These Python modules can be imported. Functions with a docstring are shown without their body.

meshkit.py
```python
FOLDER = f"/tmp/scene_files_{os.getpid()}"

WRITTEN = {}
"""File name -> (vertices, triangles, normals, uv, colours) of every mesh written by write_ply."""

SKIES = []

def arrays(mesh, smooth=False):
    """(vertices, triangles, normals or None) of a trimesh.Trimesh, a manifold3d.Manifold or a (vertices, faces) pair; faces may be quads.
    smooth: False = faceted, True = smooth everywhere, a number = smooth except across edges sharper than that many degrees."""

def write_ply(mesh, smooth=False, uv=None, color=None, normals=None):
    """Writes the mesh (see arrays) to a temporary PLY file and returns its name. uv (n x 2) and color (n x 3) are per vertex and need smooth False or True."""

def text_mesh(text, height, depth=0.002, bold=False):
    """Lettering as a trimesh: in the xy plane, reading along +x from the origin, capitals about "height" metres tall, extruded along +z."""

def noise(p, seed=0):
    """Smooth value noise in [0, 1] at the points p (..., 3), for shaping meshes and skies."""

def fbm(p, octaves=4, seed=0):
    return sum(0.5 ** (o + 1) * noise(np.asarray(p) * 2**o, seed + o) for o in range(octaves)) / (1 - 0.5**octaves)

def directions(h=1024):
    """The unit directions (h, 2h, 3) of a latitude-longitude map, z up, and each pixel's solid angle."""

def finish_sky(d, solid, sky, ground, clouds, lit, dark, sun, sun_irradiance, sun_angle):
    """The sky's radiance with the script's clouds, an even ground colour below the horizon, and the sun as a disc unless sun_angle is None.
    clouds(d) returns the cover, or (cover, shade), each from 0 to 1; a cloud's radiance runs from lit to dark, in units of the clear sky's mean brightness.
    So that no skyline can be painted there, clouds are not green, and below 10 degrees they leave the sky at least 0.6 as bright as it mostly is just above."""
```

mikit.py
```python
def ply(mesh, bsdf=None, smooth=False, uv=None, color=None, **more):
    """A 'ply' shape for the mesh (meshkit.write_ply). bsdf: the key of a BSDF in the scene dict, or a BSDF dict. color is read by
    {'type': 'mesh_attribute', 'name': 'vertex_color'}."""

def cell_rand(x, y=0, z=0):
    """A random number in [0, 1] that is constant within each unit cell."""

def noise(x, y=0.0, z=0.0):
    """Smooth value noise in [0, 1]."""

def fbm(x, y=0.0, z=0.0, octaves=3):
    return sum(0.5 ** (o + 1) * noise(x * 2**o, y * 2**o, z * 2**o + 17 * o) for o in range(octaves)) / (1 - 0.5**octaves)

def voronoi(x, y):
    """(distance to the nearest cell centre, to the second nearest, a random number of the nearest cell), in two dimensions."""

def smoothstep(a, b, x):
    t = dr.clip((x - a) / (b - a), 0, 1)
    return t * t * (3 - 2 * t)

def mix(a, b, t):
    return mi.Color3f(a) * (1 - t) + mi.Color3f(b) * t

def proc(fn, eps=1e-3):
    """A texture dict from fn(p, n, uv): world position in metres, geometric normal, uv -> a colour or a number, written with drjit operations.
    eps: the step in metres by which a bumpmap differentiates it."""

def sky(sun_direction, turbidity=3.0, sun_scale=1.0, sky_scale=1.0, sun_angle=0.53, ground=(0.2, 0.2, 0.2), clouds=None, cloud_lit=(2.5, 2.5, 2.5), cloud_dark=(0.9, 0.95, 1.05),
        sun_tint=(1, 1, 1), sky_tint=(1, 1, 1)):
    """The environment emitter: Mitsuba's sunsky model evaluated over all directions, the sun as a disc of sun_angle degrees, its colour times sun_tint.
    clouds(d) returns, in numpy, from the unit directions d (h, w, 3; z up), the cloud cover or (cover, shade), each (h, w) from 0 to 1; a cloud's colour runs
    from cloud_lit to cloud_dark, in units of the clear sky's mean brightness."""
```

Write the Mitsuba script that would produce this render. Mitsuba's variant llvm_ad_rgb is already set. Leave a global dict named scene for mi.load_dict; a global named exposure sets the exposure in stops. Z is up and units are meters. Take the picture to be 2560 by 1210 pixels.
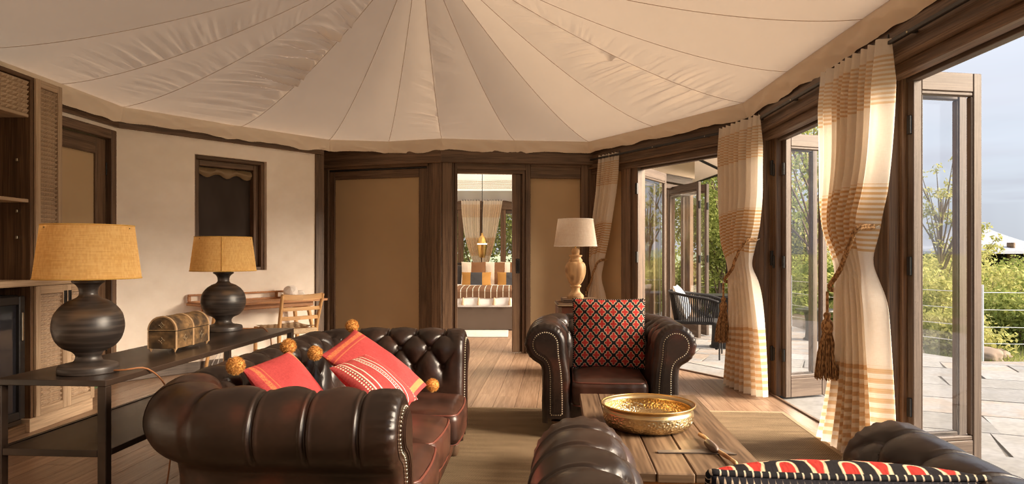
import math, random
import numpy as np, trimesh, shapely
import shapely.geometry as sg
import mitsuba as mi, drjit as dr
import mikit, meshkit
from mikit import noise, fbm, voronoi, cell_rand, smoothstep, mix, proc

T = mi.ScalarTransform4f
scene, labels = {}, {}
RNG = random.Random(7)
NR = np.random.default_rng(11)
PI = math.pi

# ------------------------------------------------------------------ camera, sky, exposure
EYE = 1.15
scene['camera'] = {'type': 'perspective', 'fov_axis': 'x', 'fov': 2 * math.degrees(math.atan(1280 / 1707)),
                   'principal_point_offset_y': -31 / 1210, 'near_clip': 0.02, 'far_clip': 500.0,
                   'to_world': T().look_at(origin=[0, 0, EYE], target=[0, 1, EYE], up=[0, 0, 1])}


def clouds(d):
    """High thin overcast: brightest overhead and fading towards the horizon as an overcast sky does, with a few bluish gaps."""
    z = np.maximum(d[..., 2:3], 0.06)
    q = np.concatenate([d[..., :2] / z * 0.7, 0 * z + 3.3], -1)
    n = meshkit.fbm(q, 5, 4)
    cover = 0.93 + 0.07 * np.clip((n - 0.38) / 0.2, 0, 1)
    shade = 1 - np.clip(d[..., 2], 0, 1) + 0.10 * (meshkit.fbm(q * 1.6 + 9, 4, 8) - 0.5)
    return cover, shade


SUN = np.array([0.88, -0.20, 0.43])
scene['sky'] = mikit.sky(SUN, turbidity=4.0, sun_scale=1.42, sky_scale=1.0, sun_angle=40.0, ground=(0.25, 0.26, 0.15), clouds=clouds,
                         cloud_lit=(1.7, 1.80, 2.00), cloud_dark=(0.57, 0.60, 0.68), sun_tint=(0.93, 1.01, 1.22))
exposure = 3.5

# ------------------------------------------------------------------ materials


def C(r, g, b):
    return {'type': 'rgb', 'value': [r, g, b]}


def mat(name, **kw):
    scene[name] = kw
    return name


def princ(name, base, rough=0.5, spec=0.5, **kw):
    b = base if isinstance(base, dict) else C(*base)
    return mat(name, type='twosided', bsdf={'type': 'principled', 'base_color': b, 'roughness': rough, 'specular': spec, **kw})


def twosided(name, base, rough=0.7, spec=0.3, **kw):
    b = base if isinstance(base, dict) else C(*base)
    return mat(name, type='twosided', bsdf={'type': 'principled', 'base_color': b, 'roughness': rough, 'specular': spec, **kw})


def bumped(name, inner, fn, scale=1.0, eps=1e-3):
    scene[name] = {'type': 'twosided', 'bsdf': {'type': 'bumpmap', 'arbitrary': proc(fn, eps), 'scale': scale, 'bsdf': inner}}
    return name


def wood_fn(c0, c1, c2=None, fine=230.0, broad=38.0, vary=0.35):
    """Grain along uv.x; the piece's number is floor(uv.x / 40)."""
    def fn(p, n, uv):
        idn = dr.floor(uv.x / 40)
        tone = cell_rand(idn, 3, 5)
        w = uv.y + 0.02 * noise(uv.x * 1.3, uv.y * 3.0)
        g = fbm(uv.x * 1.1, w * broad, idn * 1.7)
        r = noise(uv.x * 7.0, w * fine, idn)
        t = smoothstep(0.22, 0.78, 0.62 * g + 0.38 * r)
        col = mix(c0, c1, t) * (1 - vary * 0.5 + vary * tone)
        return col
    return proc(fn)


WOOD = princ('m_dark_wood', wood_fn((0.070, 0.039, 0.022), (0.170, 0.102, 0.060)), 0.45, 0.45)
WOOD2 = princ('m_door_wood', wood_fn((0.072, 0.049, 0.036), (0.135, 0.098, 0.074), broad=26), 0.5, 0.4)
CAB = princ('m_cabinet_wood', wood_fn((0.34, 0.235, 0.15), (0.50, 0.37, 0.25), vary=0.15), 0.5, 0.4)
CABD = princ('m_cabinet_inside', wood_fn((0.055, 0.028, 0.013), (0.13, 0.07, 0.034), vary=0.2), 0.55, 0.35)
PLANK = princ('m_floor_plank', wood_fn((0.205, 0.125, 0.077), (0.30, 0.197, 0.130), vary=0.30), 0.36, 0.45)
OAK = princ('m_oak', wood_fn((0.42, 0.225, 0.085), (0.62, 0.37, 0.165), vary=0.15), 0.45, 0.4)
DESK = princ('m_desk_wood', wood_fn((0.26, 0.10, 0.032), (0.50, 0.235, 0.085), vary=0.15), 0.42, 0.4)
RUSTIC = princ('m_rustic_wood', wood_fn((0.052, 0.029, 0.015), (0.150, 0.095, 0.056), fine=120, broad=22, vary=0.25), 0.5, 0.35)
DARKGAP = princ('m_dark_gap', (0.012, 0.009, 0.007), 0.8, 0.2)
BLACK = princ('m_black_metal', (0.012, 0.011, 0.011), 0.4, 0.5)


def console_fn(p, n, uv):
    return mix((0.013, 0.009, 0.007), (0.042, 0.026, 0.018), smoothstep(0.3, 0.8, fbm(p.x * 7, p.y * 2.2, p.z * 7)))


CONSOLE = princ('m_console_metal', proc(console_fn), 0.3, 0.6)


def plaster_fn(p, n, uv):
    a = fbm(p.x * 1.5, p.y * 1.5, p.z * 1.5)
    b = fbm(p.x * 9, p.y * 9, p.z * 9)
    return mix((0.80, 0.71, 0.61), (0.88, 0.80, 0.71), smoothstep(0.25, 0.75, 0.6 * a + 0.4 * b))


PLASTER = twosided('m_plaster', proc(plaster_fn), 0.85, 0.15)
PANEL = twosided('m_fabric_panel', proc(lambda p, n, uv: mix((0.42, 0.30, 0.175), (0.48, 0.345, 0.205), fbm(p.x * 3, p.y * 3, p.z * 3))), 0.8, 0.15)
SCREEN = twosided('m_window_screen', proc(lambda p, n, uv: mix((0.028, 0.018, 0.012), (0.055, 0.040, 0.034), fbm(p.x * 8, p.y * 8, p.z * 2.5))), 0.7, 0.3)
ROLLED = twosided('m_rolled_blind', (0.24, 0.165, 0.09), 0.5, 0.4)


def canvas_fn(p, n, uv):
    return mix((0.52, 0.415, 0.315), (0.56, 0.45, 0.345), fbm(p.x * 2, p.y * 2, p.z * 2))


scene['m_canvas'] = {'type': 'principledthin', 'base_color': proc(canvas_fn), 'roughness': 0.75, 'diff_trans': 0.36, 'eta': 1.3}
CANVAS = 'm_canvas'
scene['m_pale_canvas'] = {'type': 'principledthin', 'base_color': C(0.80, 0.69, 0.56), 'roughness': 0.75, 'diff_trans': 0.14, 'eta': 1.3}  # same canvas, lightened in colour so the shaded valance looks lit


def bed_canvas_fn(p, n, uv):
    s = smoothstep(-0.2, 0.2, dr.sin(uv.y * 95)) * smoothstep(0.10, 0.13, uv.y) * (1 - smoothstep(0.52, 0.55, uv.y))
    return mix((0.62, 0.53, 0.43), (0.30, 0.20, 0.11), s * 0.85)


scene['m_striped_canvas'] = {'type': 'principledthin', 'base_color': proc(bed_canvas_fn), 'roughness': 0.75, 'diff_trans': 1.5, 'eta': 1.3}


def leather_fn(p, n, uv):
    a = fbm(p.x * 5.5, p.y * 5.5, p.z * 5.5)
    b = noise(p.x * 12 + 40, p.y * 12, p.z * 12)
    c = fbm(p.x * 60, p.y * 60, p.z * 60)
    col = mix((0.011, 0.0050, 0.0032), (0.029, 0.0125, 0.0075), smoothstep(0.3, 0.7, a))
    col = mix(col, (0.075, 0.017, 0.0080), smoothstep(0.60, 0.86, 0.45 * a + 0.55 * b) * 0.75)
    return col * (0.8 + 0.4 * c)


LEATHER = bumped('m_leather', {'type': 'principled', 'base_color': proc(leather_fn), 'roughness': 0.34, 'specular': 0.55},
                 lambda p, n, uv: 0.0006 * fbm(p.x * 90, p.y * 90, p.z * 90), 1.0, 2e-3)
LEATHER_SEAT = princ('m_leather_seat', proc(lambda p, n, uv: mix((0.020, 0.0075, 0.0045), (0.055, 0.0205, 0.0125), smoothstep(0.25, 0.75, fbm(p.x * 6, p.y * 6, p.z * 9)))), 0.36, 0.5)
PIPING = princ('m_piping', (0.10, 0.028, 0.018), 0.4, 0.5)
NAIL = princ('m_nail_brass', (0.62, 0.55, 0.42), 0.3, 0.5, metallic=1.0)


BRASS = princ('m_brass', (0.60, 0.45, 0.24), 0.27, 0.5, metallic=1.0)
BRASS_PLAIN = princ('m_brass_plain', (0.72, 0.46, 0.16), 0.28, 0.5, metallic=1.0)


def jute_fn(p, n, uv):
    a = dr.sin(uv.x * 2 * PI / 0.013) * dr.sin(uv.y * 2 * PI / 0.021 + 3 * noise(uv.x * 30, uv.y * 4))
    b = fbm(uv.x * 5, uv.y * 25, 0)
    return mix((0.14, 0.096, 0.055), (0.30, 0.22, 0.138), smoothstep(-0.2, 1.2, 0.45 * a + 0.8 * b))


JUTE = bumped('m_jute', {'type': 'principled', 'base_color': proc(jute_fn), 'roughness': 0.9, 'specular': 0.1},
              lambda p, n, uv: 0.0022 * dr.sin(uv.x * 2 * PI / 0.013) * dr.sin(uv.y * 2 * PI / 0.021 + 3 * noise(uv.x * 30, uv.y * 4)), 1.0, 2e-3)
JUTE_EDGE = princ('m_jute_edge', (0.30, 0.22, 0.14), 0.9, 0.1)


def lampblack_fn(p, n, uv):
    s = fbm(p.x * 4, p.y * 4, p.z * 90)
    a = fbm(p.x * 7, p.y * 7, p.z * 14)
    col = mix((0.022, 0.017, 0.015), (0.052, 0.040, 0.034), smoothstep(0.35, 0.75, s))
    return mix(col, (0.13, 0.078, 0.040), smoothstep(0.55, 0.8, a) * 0.6)


LAMPB = princ('m_lamp_black_wood', proc(lampblack_fn), 0.36, 0.5)


def linen(c0, c1, name, dt=0.5):
    def fn(p, n, uv):
        s = 0.5 * noise(uv.x * 26, uv.y * 160) + 0.5 * noise(uv.x * 200, uv.y * 18)
        return mix(c0, c1, smoothstep(0.2, 0.8, s))
    scene[name] = {'type': 'principledthin', 'base_color': proc(fn), 'roughness': 0.8, 'diff_trans': dt, 'eta': 1.3}
    return name


SHADE = linen((0.76, 0.45, 0.15), (0.88, 0.58, 0.24), 'm_ochre_linen', 0.75)
SHADEW = linen((0.74, 0.62, 0.50), (0.80, 0.69, 0.57), 'm_cream_linen', 0.35)


def lampwood_fn(p, n, uv):
    a = fbm(p.x * 9, p.y * 9, p.z * 9)
    b = noise(p.x * 14, p.y * 14, p.z * 9 + 7)
    col = mix((0.40, 0.215, 0.09), (0.62, 0.40, 0.20), smoothstep(0.3, 0.7, fbm(p.x * 30, p.y * 30, p.z * 5)))
    return mix(col, (0.16, 0.060, 0.022), smoothstep(0.55, 0.75, 0.5 * a + 0.5 * b) * 0.8)


LAMPW = princ('m_lamp_pale_wood', proc(lampwood_fn), 0.5, 0.4)


def wool_fn(p, n, uv):
    s = noise(uv.x * 40, uv.y * 420) * 0.5 + 0.5 * noise(uv.x * 300, uv.y * 60)
    col = mix((0.29, 0.030, 0.032), (0.44, 0.072, 0.070), s)
    u = dr.select(uv.x > 1.5, uv.x - 2, uv.x)
    y1 = smoothstep(0.055, 0.065, u) * (1 - smoothstep(0.105, 0.12, u)) * smoothstep(0.25, 0.5, noise(u * 160, uv.y * 300))
    y2 = smoothstep(0.145, 0.15, u) * (1 - smoothstep(0.158, 0.163, u)) * 0.6
    y3 = smoothstep(0.89, 0.90, u) * (1 - smoothstep(0.955, 0.965, u))
    return mix(col, (0.80, 0.27, 0.09), dr.maximum(dr.maximum(y1, y2), y3) * 0.6)


WOOL = twosided('m_red_wool', proc(wool_fn), 0.9, 0.1, sheen=0.4)


def kilim_fn(p, n, uv):
    u, v = uv.y, dr.select(uv.x > 1.5, uv.x - 2, uv.x)
    base = mix((0.29, 0.035, 0.035), (0.43, 0.08, 0.075), noise(u * 60, v * 300))
    cell = dr.floor(u * 22)
    f = u * 22 - cell
    kind = cell_rand(cell, 2, 1)
    z = dr.abs((v * 26 - dr.floor(v * 26)) - 0.5) * 2
    band = dr.select(kind > 0.45, smoothstep(0.2, 0.3, f) * (1 - smoothstep(0.7, 0.8, f)), 0.0)
    pat = dr.select(kind > 0.75, 1.0, smoothstep(0.35, 0.5, z))
    col = mix(base, (0.80, 0.66, 0.50), band * pat * 0.9)
    return mix(col, (0.13, 0.07, 0.05), dr.select((kind > 0.62) & (kind < 0.75), band * (1 - pat), 0.0))


KILIM = twosided('m_kilim', proc(kilim_fn), 0.9, 0.1)


def quatrefoil_fn(nx, ny):
    def fn(p, n, uv):
        back = uv.x > 1.5
        u = dr.select(back, uv.x - 2, uv.x)
        x, y = u * nx, uv.y * ny

        def foil(x, y):
            a = dr.abs(x - dr.floor(x) - 0.5)
            b = dr.abs(y - dr.floor(y) - 0.5)
            d1 = dr.sqrt(dr.square(a - 0.17) + b * b) - 0.115
            d2 = dr.sqrt(a * a + dr.square(b - 0.20)) - 0.115
            return dr.minimum(dr.minimum(d1, d2), dr.maximum(a, b) - 0.13)
        d = dr.minimum(foil(x, y), foil(x + 0.5, y + 0.5))
        t = 0.75 + 0.5 * noise(u * 260, uv.y * 130)
        front = mix(mix((0.42, 0.035, 0.028), (0.66, 0.48, 0.32), smoothstep(-0.01, 0.01, d)), (0.016, 0.014, 0.016), smoothstep(0.035, 0.055, d)) * t
        row = dr.floor(uv.y * 18)
        cx = u * 38 + 0.5 * (row - 2 * dr.floor(row / 2)) + 0.25 * cell_rand(row, 4)
        fx, fy = cx - dr.floor(cx) - 0.5, uv.y * 18 - row - 0.5
        drop = smoothstep(0.40, 0.30, dr.sqrt(dr.square(fx * 1.7) + dr.square(fy * 0.85)))
        bk = mix((0.018, 0.017, 0.022), (0.60, 0.47, 0.34), drop) * t
        return dr.select(back, bk, front)
    return proc(fn)


QUAT = twosided('m_quatrefoil', quatrefoil_fn(6.3, 5.6), 0.85, 0.15)
DOTTED = princ('m_dotted_piping', proc(lambda p, n, uv: mix((0.012, 0.011, 0.013), (0.56, 0.45, 0.33), smoothstep(0.72, 0.82, dr.sin(uv.x * 2 * PI / 0.0145)))), 0.8, 0.2)
POM = princ('m_pompom_wool', proc(lambda p, n, uv: mix((0.40, 0.165, 0.03), (0.72, 0.40, 0.13), noise(p.x * 170, p.y * 170, p.z * 170))), 0.9, 0.1)


def curtain_fn(p, n, uv):
    z = uv.y  # height of the cloth above its hem, in metres
    thread = noise(uv.x * 900, z * 60) * 0.5 + 0.5 * noise(uv.x * 90, z * 500)

    def bands(z0, z1, period, duty):
        f = (z - z0) / period
        f = f - dr.floor(f)
        return dr.select((z > z0) & (z < z1), smoothstep(0.0, 0.10, f) * (1 - smoothstep(duty, duty + 0.10, f)), 0.0)
    s = bands(1.925, 2.195, 0.0245, 0.5) * 0.75 + bands(1.125, 1.50, 0.0285, 0.5) + bands(0.05, 0.54, 0.049, 0.5) * 0.75
    fine = bands(0.05, 0.54, 0.0098, 0.4) * 0.15
    col = mix((0.86, 0.78, 0.68), (0.92, 0.86, 0.77), thread)
    return mix(col, (0.66, 0.42, 0.17), dr.minimum(s * 0.85 + fine, 1.0))


scene['m_curtain'] = {'type': 'principledthin', 'base_color': proc(curtain_fn), 'roughness': 0.85, 'diff_trans': 1.05, 'eta': 1.25}
CURTAIN = 'm_curtain'
ROPE = princ('m_rope', proc(lambda p, n, uv: mix((0.17, 0.085, 0.035), (0.42, 0.25, 0.12), smoothstep(0.3, 0.7, noise(p.x * 140, p.y * 140, p.z * 60)))), 0.8, 0.2)
scene['m_glass'] = {'type': 'thindielectric', 'int_ior': 1.5}
GLASS = 'm_glass'


def leafmat(name, c0, c1):
    scene[name] = {'type': 'principledthin', 'base_color': proc(lambda p, n, uv: mix(c0, c1, cell_rand(p.x * 9, p.y * 9, p.z * 9))), 'roughness': 0.6, 'diff_trans': 0.7, 'eta': 1.35}
    return name


LEAF = [leafmat('m_leaf_green', (0.15, 0.19, 0.045), (0.34, 0.37, 0.12)), leafmat('m_leaf_yellow', (0.28, 0.29, 0.09), (0.52, 0.49, 0.20)), leafmat('m_leaf_dark', (0.055, 0.09, 0.018), (0.17, 0.22, 0.05))]
BARK = princ('m_bark', (0.20, 0.15, 0.11), 0.9, 0.1)


def ground_fn(p, n, uv):
    a = fbm(p.x * 0.7, p.y * 0.7)
    b = fbm(p.x * 9, p.y * 9)
    return mix(mix((0.075, 0.095, 0.025), (0.15, 0.165, 0.055), b), (0.20, 0.155, 0.095), smoothstep(0.5, 0.75, a))


GROUND = princ('m_grass_ground', proc(ground_fn), 0.95, 0.1)


def stone_fn(p, n, uv):
    idn = dr.floor(uv.x / 40)
    k, j = cell_rand(idn, 1, 2), cell_rand(idn, 7, 2)
    a = fbm(p.x * 5, p.y * 5, idn)
    base = mix((0.42, 0.41, 0.39), (0.50, 0.42, 0.36), smoothstep(0.45, 0.95, k))
    col = mix(base, (0.46, 0.455, 0.45), smoothstep(0.35, 0.7, a))
    return col * 0.46 * (0.85 + 0.3 * j) * (0.9 + 0.2 * noise(p.x * 40, p.y * 40))


STONE = princ('m_paving_stone', proc(stone_fn), 0.75, 0.25)
ROCK = princ('m_rock', proc(lambda p, n, uv: mix((0.15, 0.115, 0.09), (0.29, 0.23, 0.185), fbm(p.x * 5, p.y * 5, p.z * 5))), 0.9, 0.1)
CERAMIC = princ('m_white_ceramic', (0.82, 0.76, 0.70), 0.55, 0.3)
CORD = princ('m_paper_cord', proc(lambda p, n, uv: mix((0.36, 0.26, 0.155), (0.60, 0.46, 0.31), noise(p.x * 60, p.y * 60, p.z * 230))), 0.8, 0.2)
LINEN = twosided('m_white_linen', (0.80, 0.80, 0.82), 0.8, 0.2)
SKIRT = twosided('m_taupe_skirt', (0.105, 0.075, 0.058), 0.8, 0.2)


def throw_fn(p, n, uv):
    f = uv.x * 11
    f = f - dr.floor(f)
    s = smoothstep(0.42, 0.46, f) * (1 - smoothstep(0.54, 0.58, f)) * (0.55 + 0.45 * smoothstep(-0.3, 0.3, dr.sin(uv.y * 120)))
    return mix((0.135, 0.075, 0.045), (0.80, 0.72, 0.62), s)


THROW = twosided('m_striped_throw', proc(throw_fn), 0.9, 0.1)


def bedcush_fn(p, n, uv):
    f = uv.x * 5
    c = cell_rand(dr.floor(f), 3, 3)
    return mix(mix((0.20, 0.10, 0.05), (0.36, 0.22, 0.12), smoothstep(0.2, 0.5, c)), (0.78, 0.70, 0.60), smoothstep(0.62, 0.64, c))


BEDCUSH = twosided('m_striped_cushion', proc(bedcush_fn), 0.85, 0.15)
LUMBAR = twosided('m_lumbar_cushion', proc(lambda p, n, uv: mix((0.42, 0.22, 0.065), (0.065, 0.065, 0.072), smoothstep(0.30, 0.31, uv.x) * (1 - smoothstep(0.69, 0.70, uv.x)))), 0.85, 0.15)
RUGW = princ('m_pale_rug', proc(lambda p, n, uv: mix((0.34, 0.32, 0.29), (0.46, 0.44, 0.41), noise(p.x * 25, p.y * 90))), 0.9, 0.1)
TASSEL = princ('m_cream_tassel', (0.62, 0.45, 0.30), 0.9, 0.1)
WIRE = princ('m_white_wire', (0.75, 0.75, 0.75), 0.4, 0.5)
CABLE = princ('m_tan_cable', (0.30, 0.12, 0.045), 0.5, 0.4)


def chest_fn(p, n, uv):
    a = fbm(p.x * 22, p.y * 22, p.z * 22)
    b = fbm(p.x * 70, p.y * 70, p.z * 70)
    return mix(mix((0.045, 0.028, 0.016), (0.13, 0.075, 0.032), smoothstep(0.3, 0.6, a)), (0.27, 0.16, 0.07), smoothstep(0.5, 0.8, 0.6 * a + 0.4 * b))


CHEST = princ('m_worn_chest', proc(chest_fn), 0.5, 0.4)
CHESTG = princ('m_chest_edge', proc(lambda p, n, uv: mix((0.22, 0.13, 0.06), (0.48, 0.32, 0.18), fbm(p.x * 40, p.y * 40, p.z * 40))), 0.55, 0.4)
GREYROOF = twosided('m_grey_canvas', (0.24, 0.255, 0.29), 0.8, 0.2)
ROPEDARK = princ('m_dark_rope', (0.022, 0.020, 0.020), 0.7, 0.3)
WHITECUSH = twosided('m_white_cushion', (0.80, 0.78, 0.74), 0.85, 0.15)
BEDSTRIPE = 'm_striped_canvas'

# ------------------------------------------------------------------ helpers
used = set()


def key_of(name, parent=None):
    base = (parent + '__' if parent else '') + name
    k, i = base, 0
    while k in used:
        i += 1
        k = f'{base}_{i:03d}'
    used.add(k)
    return k


def tag(k, label=None, cat=None, group=None, kind=None):
    d = labels.setdefault(k, {})
    for a, b in (('label', label), ('category', cat), ('group', group), ('kind', kind)):
        if b:
            d[a] = b
    return k


def thing(name, label, cat, group=None):
    return tag(key_of(name), label, cat, group)


def struct(name, label=None):
    return tag(key_of(name), label, kind='structure')


def put(name, geo, m, parent=None, smooth=False, M=None, label=None, cat=None, group=None, kind=None):
    """One entry of the scene. geo: (V, F, UV) or (V, F) or a trimesh."""
    k = key_of(name, parent)
    uv = None
    if isinstance(geo, tuple) and len(geo) == 3:
        uv = geo[2]
        geo = geo[:2]
    scene[k] = mikit.ply(geo, m, smooth=smooth, uv=uv)
    if M is not None:
        scene[k]['to_world'] = T(np.asarray(M).tolist())
    tag(k, label, cat, group, kind) if (label or cat or group or kind) else None
    return k


def again(k0, name, parent, M=None):
    """Another entry that shares the mesh of k0."""
    k = key_of(name, parent)
    scene[k] = {a: b for a, b in scene[k0].items() if a != 'to_world'}
    if M is not None:
        scene[k]['to_world'] = T(np.asarray(M).tolist())
    return k


def tr(x=0, y=0, z=0):
    M = np.eye(4)
    M[:3, 3] = (x, y, z)
    return M


def rz(deg):
    a = math.radians(deg)
    M = np.eye(4)
    M[:2, :2] = [[math.cos(a), -math.sin(a)], [math.sin(a), math.cos(a)]]
    return M


def axes(o, ex, ey, ez=None):
    M = np.eye(4)
    ex = np.asarray(ex, float) / np.linalg.norm(ex)
    ey = np.asarray(ey, float)
    ez = np.cross(ex, ey) if ez is None else np.asarray(ez, float)
    ez = ez / np.linalg.norm(ez)
    ey = np.cross(ez, ex)
    M[:3, 0], M[:3, 1], M[:3, 2], M[:3, 3] = ex, ey, ez, o
    return M


def xf(geo, M):
    V = np.asarray(geo[0]) @ M[:3, :3].T + M[:3, 3]
    F = np.asarray(geo[1])
    if np.linalg.det(M[:3, :3]) < 0:
        F = F[:, ::-1]
    return (V, F) + tuple(geo[2:])


def join(*geos):
    geos = [g for g in geos if g is not None]
    at, V, F, U = 0, [], [], []
    for g in geos:
        V.append(g[0])
        F.append(np.asarray(g[1]) + at)
        at += len(g[0])
        if len(g) > 2:
            U.append(g[2])
    return (np.vstack(V), np.vstack(F)) + ((np.vstack(U),) if len(U) == len(geos) else ())


def tm(mesh):
    return np.array(mesh.vertices), np.array(mesh.faces)


_c = np.array([[sx * (1 - (a == 0) * .1), sy * (1 - (a == 1) * .1), sz * (1 - (a == 2) * .1), sx, sy, sz, a] for sx in (-1, 1) for sy in (-1, 1) for sz in (-1, 1) for a in (0, 1, 2)])
_pts = np.array([[r[3] * (1 if r[6] == 0 else .9), r[4] * (1 if r[6] == 1 else .9), r[5] * (1 if r[6] == 2 else .9)] for r in _c])
_hull = trimesh.convex.convex_hull(_pts)
_order = [int(np.argmin(np.linalg.norm(_hull.vertices - q, axis=1))) for q in _pts]
_inv = {h: i for i, h in enumerate(_order)}
_BF = np.array([[_inv[i] for i in f] for f in _hull.faces])
_n = np.cross(_pts[_BF[:, 1]] - _pts[_BF[:, 0]], _pts[_BF[:, 2]] - _pts[_BF[:, 0]])
_flip = (_n * _pts[_BF].mean(1)).sum(1) < 0
_BF[_flip] = _BF[_flip][:, ::-1]
PIECE = [0]


def soup_uv(V, F, grain, off=None):
    """Unwelds; uv runs along the grain axis, with a piece number folded into u."""
    P = V[F].reshape(-1, 3)
    n = np.cross(P[1::3] - P[0::3], P[2::3] - P[0::3])
    ax = np.repeat(np.argmax(np.abs(n), axis=1), 3)
    o = [a for a in (0, 1, 2) if a != grain]
    u = P[:, grain].copy()
    v = np.where(ax == o[0], P[:, o[1]] + 0.61, P[:, o[0]])
    end = ax == grain
    u[end] = P[end, o[0]] * 0.2
    v[end] = P[end, o[1]]
    if off is None:
        PIECE[0] += 1
        off = PIECE[0]
    rr = random.Random(off)
    return P, np.arange(len(P)).reshape(-1, 3), np.stack([u + 20 + 40 * (off % 700), v + rr.random() * 3], 1)


def cbox(sx, sy, sz, b=0.004, grain=None, off=None):
    """A chamfered box centred on the origin, with grain uv."""
    h = np.array([sx, sy, sz]) / 2
    b = min(b, 0.45 * h.min() * 2)
    V = np.array([np.array([r[3], r[4], r[5]]) * (h - b * (np.arange(3) != int(r[6]))) for r in _c])
    g = int(np.argmax([sx, sy, sz])) if grain is None else grain
    return soup_uv(V, _BF, g, off)


def box3(x0, x1, y0, y1, z0, z1, b=0.004, grain=None):
    g = cbox(x1 - x0, y1 - y0, z1 - z0, b, grain)
    return xf(g, tr((x0 + x1) / 2, (y0 + y1) / 2, (z0 + z1) / 2))


def beam(p0, p1, w, h, b=0.004, up=(0, 0, 1)):
    p0, p1 = np.asarray(p0, float), np.asarray(p1, float)
    d = p1 - p0
    L = np.linalg.norm(d)
    ex = d / L
    up = np.asarray(up, float)
    if abs(ex @ up) > 0.99:
        up = np.array([0, 1.0, 0])
    ey = np.cross(up, ex)
    ey /= np.linalg.norm(ey)
    return xf(cbox(L, w, h, b, 0), axes((p0 + p1) / 2, ex, ey))


class Facet:
    """A wall line from a to b: s along it, o into the room, z up."""

    def __init__(self, a, b, inside=(-0.7, 5.0)):
        self.a, self.b = np.array(a, float), np.array(b, float)
        self.L = np.linalg.norm(self.b - self.a)
        self.d = (self.b - self.a) / self.L
        n = np.array([-self.d[1], self.d[0]])
        self.n = n if n @ (np.array(inside) - self.a) > 0 else -n

    def at(self, s, o=0.0, z=0.0):
        q = self.a + self.d * s + self.n * o
        return np.array([q[0], q[1], z])

    def M(self):
        return axes((self.a[0], self.a[1], 0), (self.d[0], self.d[1], 0), (self.n[0], self.n[1], 0), (0, 0, 1) if np.cross(self.d, self.n) > 0 else (0, 0, 1))

    def box(self, s0, s1, o0, o1, z0, z1, b=0.004, grain=None):
        g = box3(s0, s1, o0, o1, z0, z1, b, grain)
        M = np.eye(4)
        M[:2, 0], M[:2, 1], M[:2, 3] = self.d, self.n, self.a
        return xf(g, M)


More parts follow.
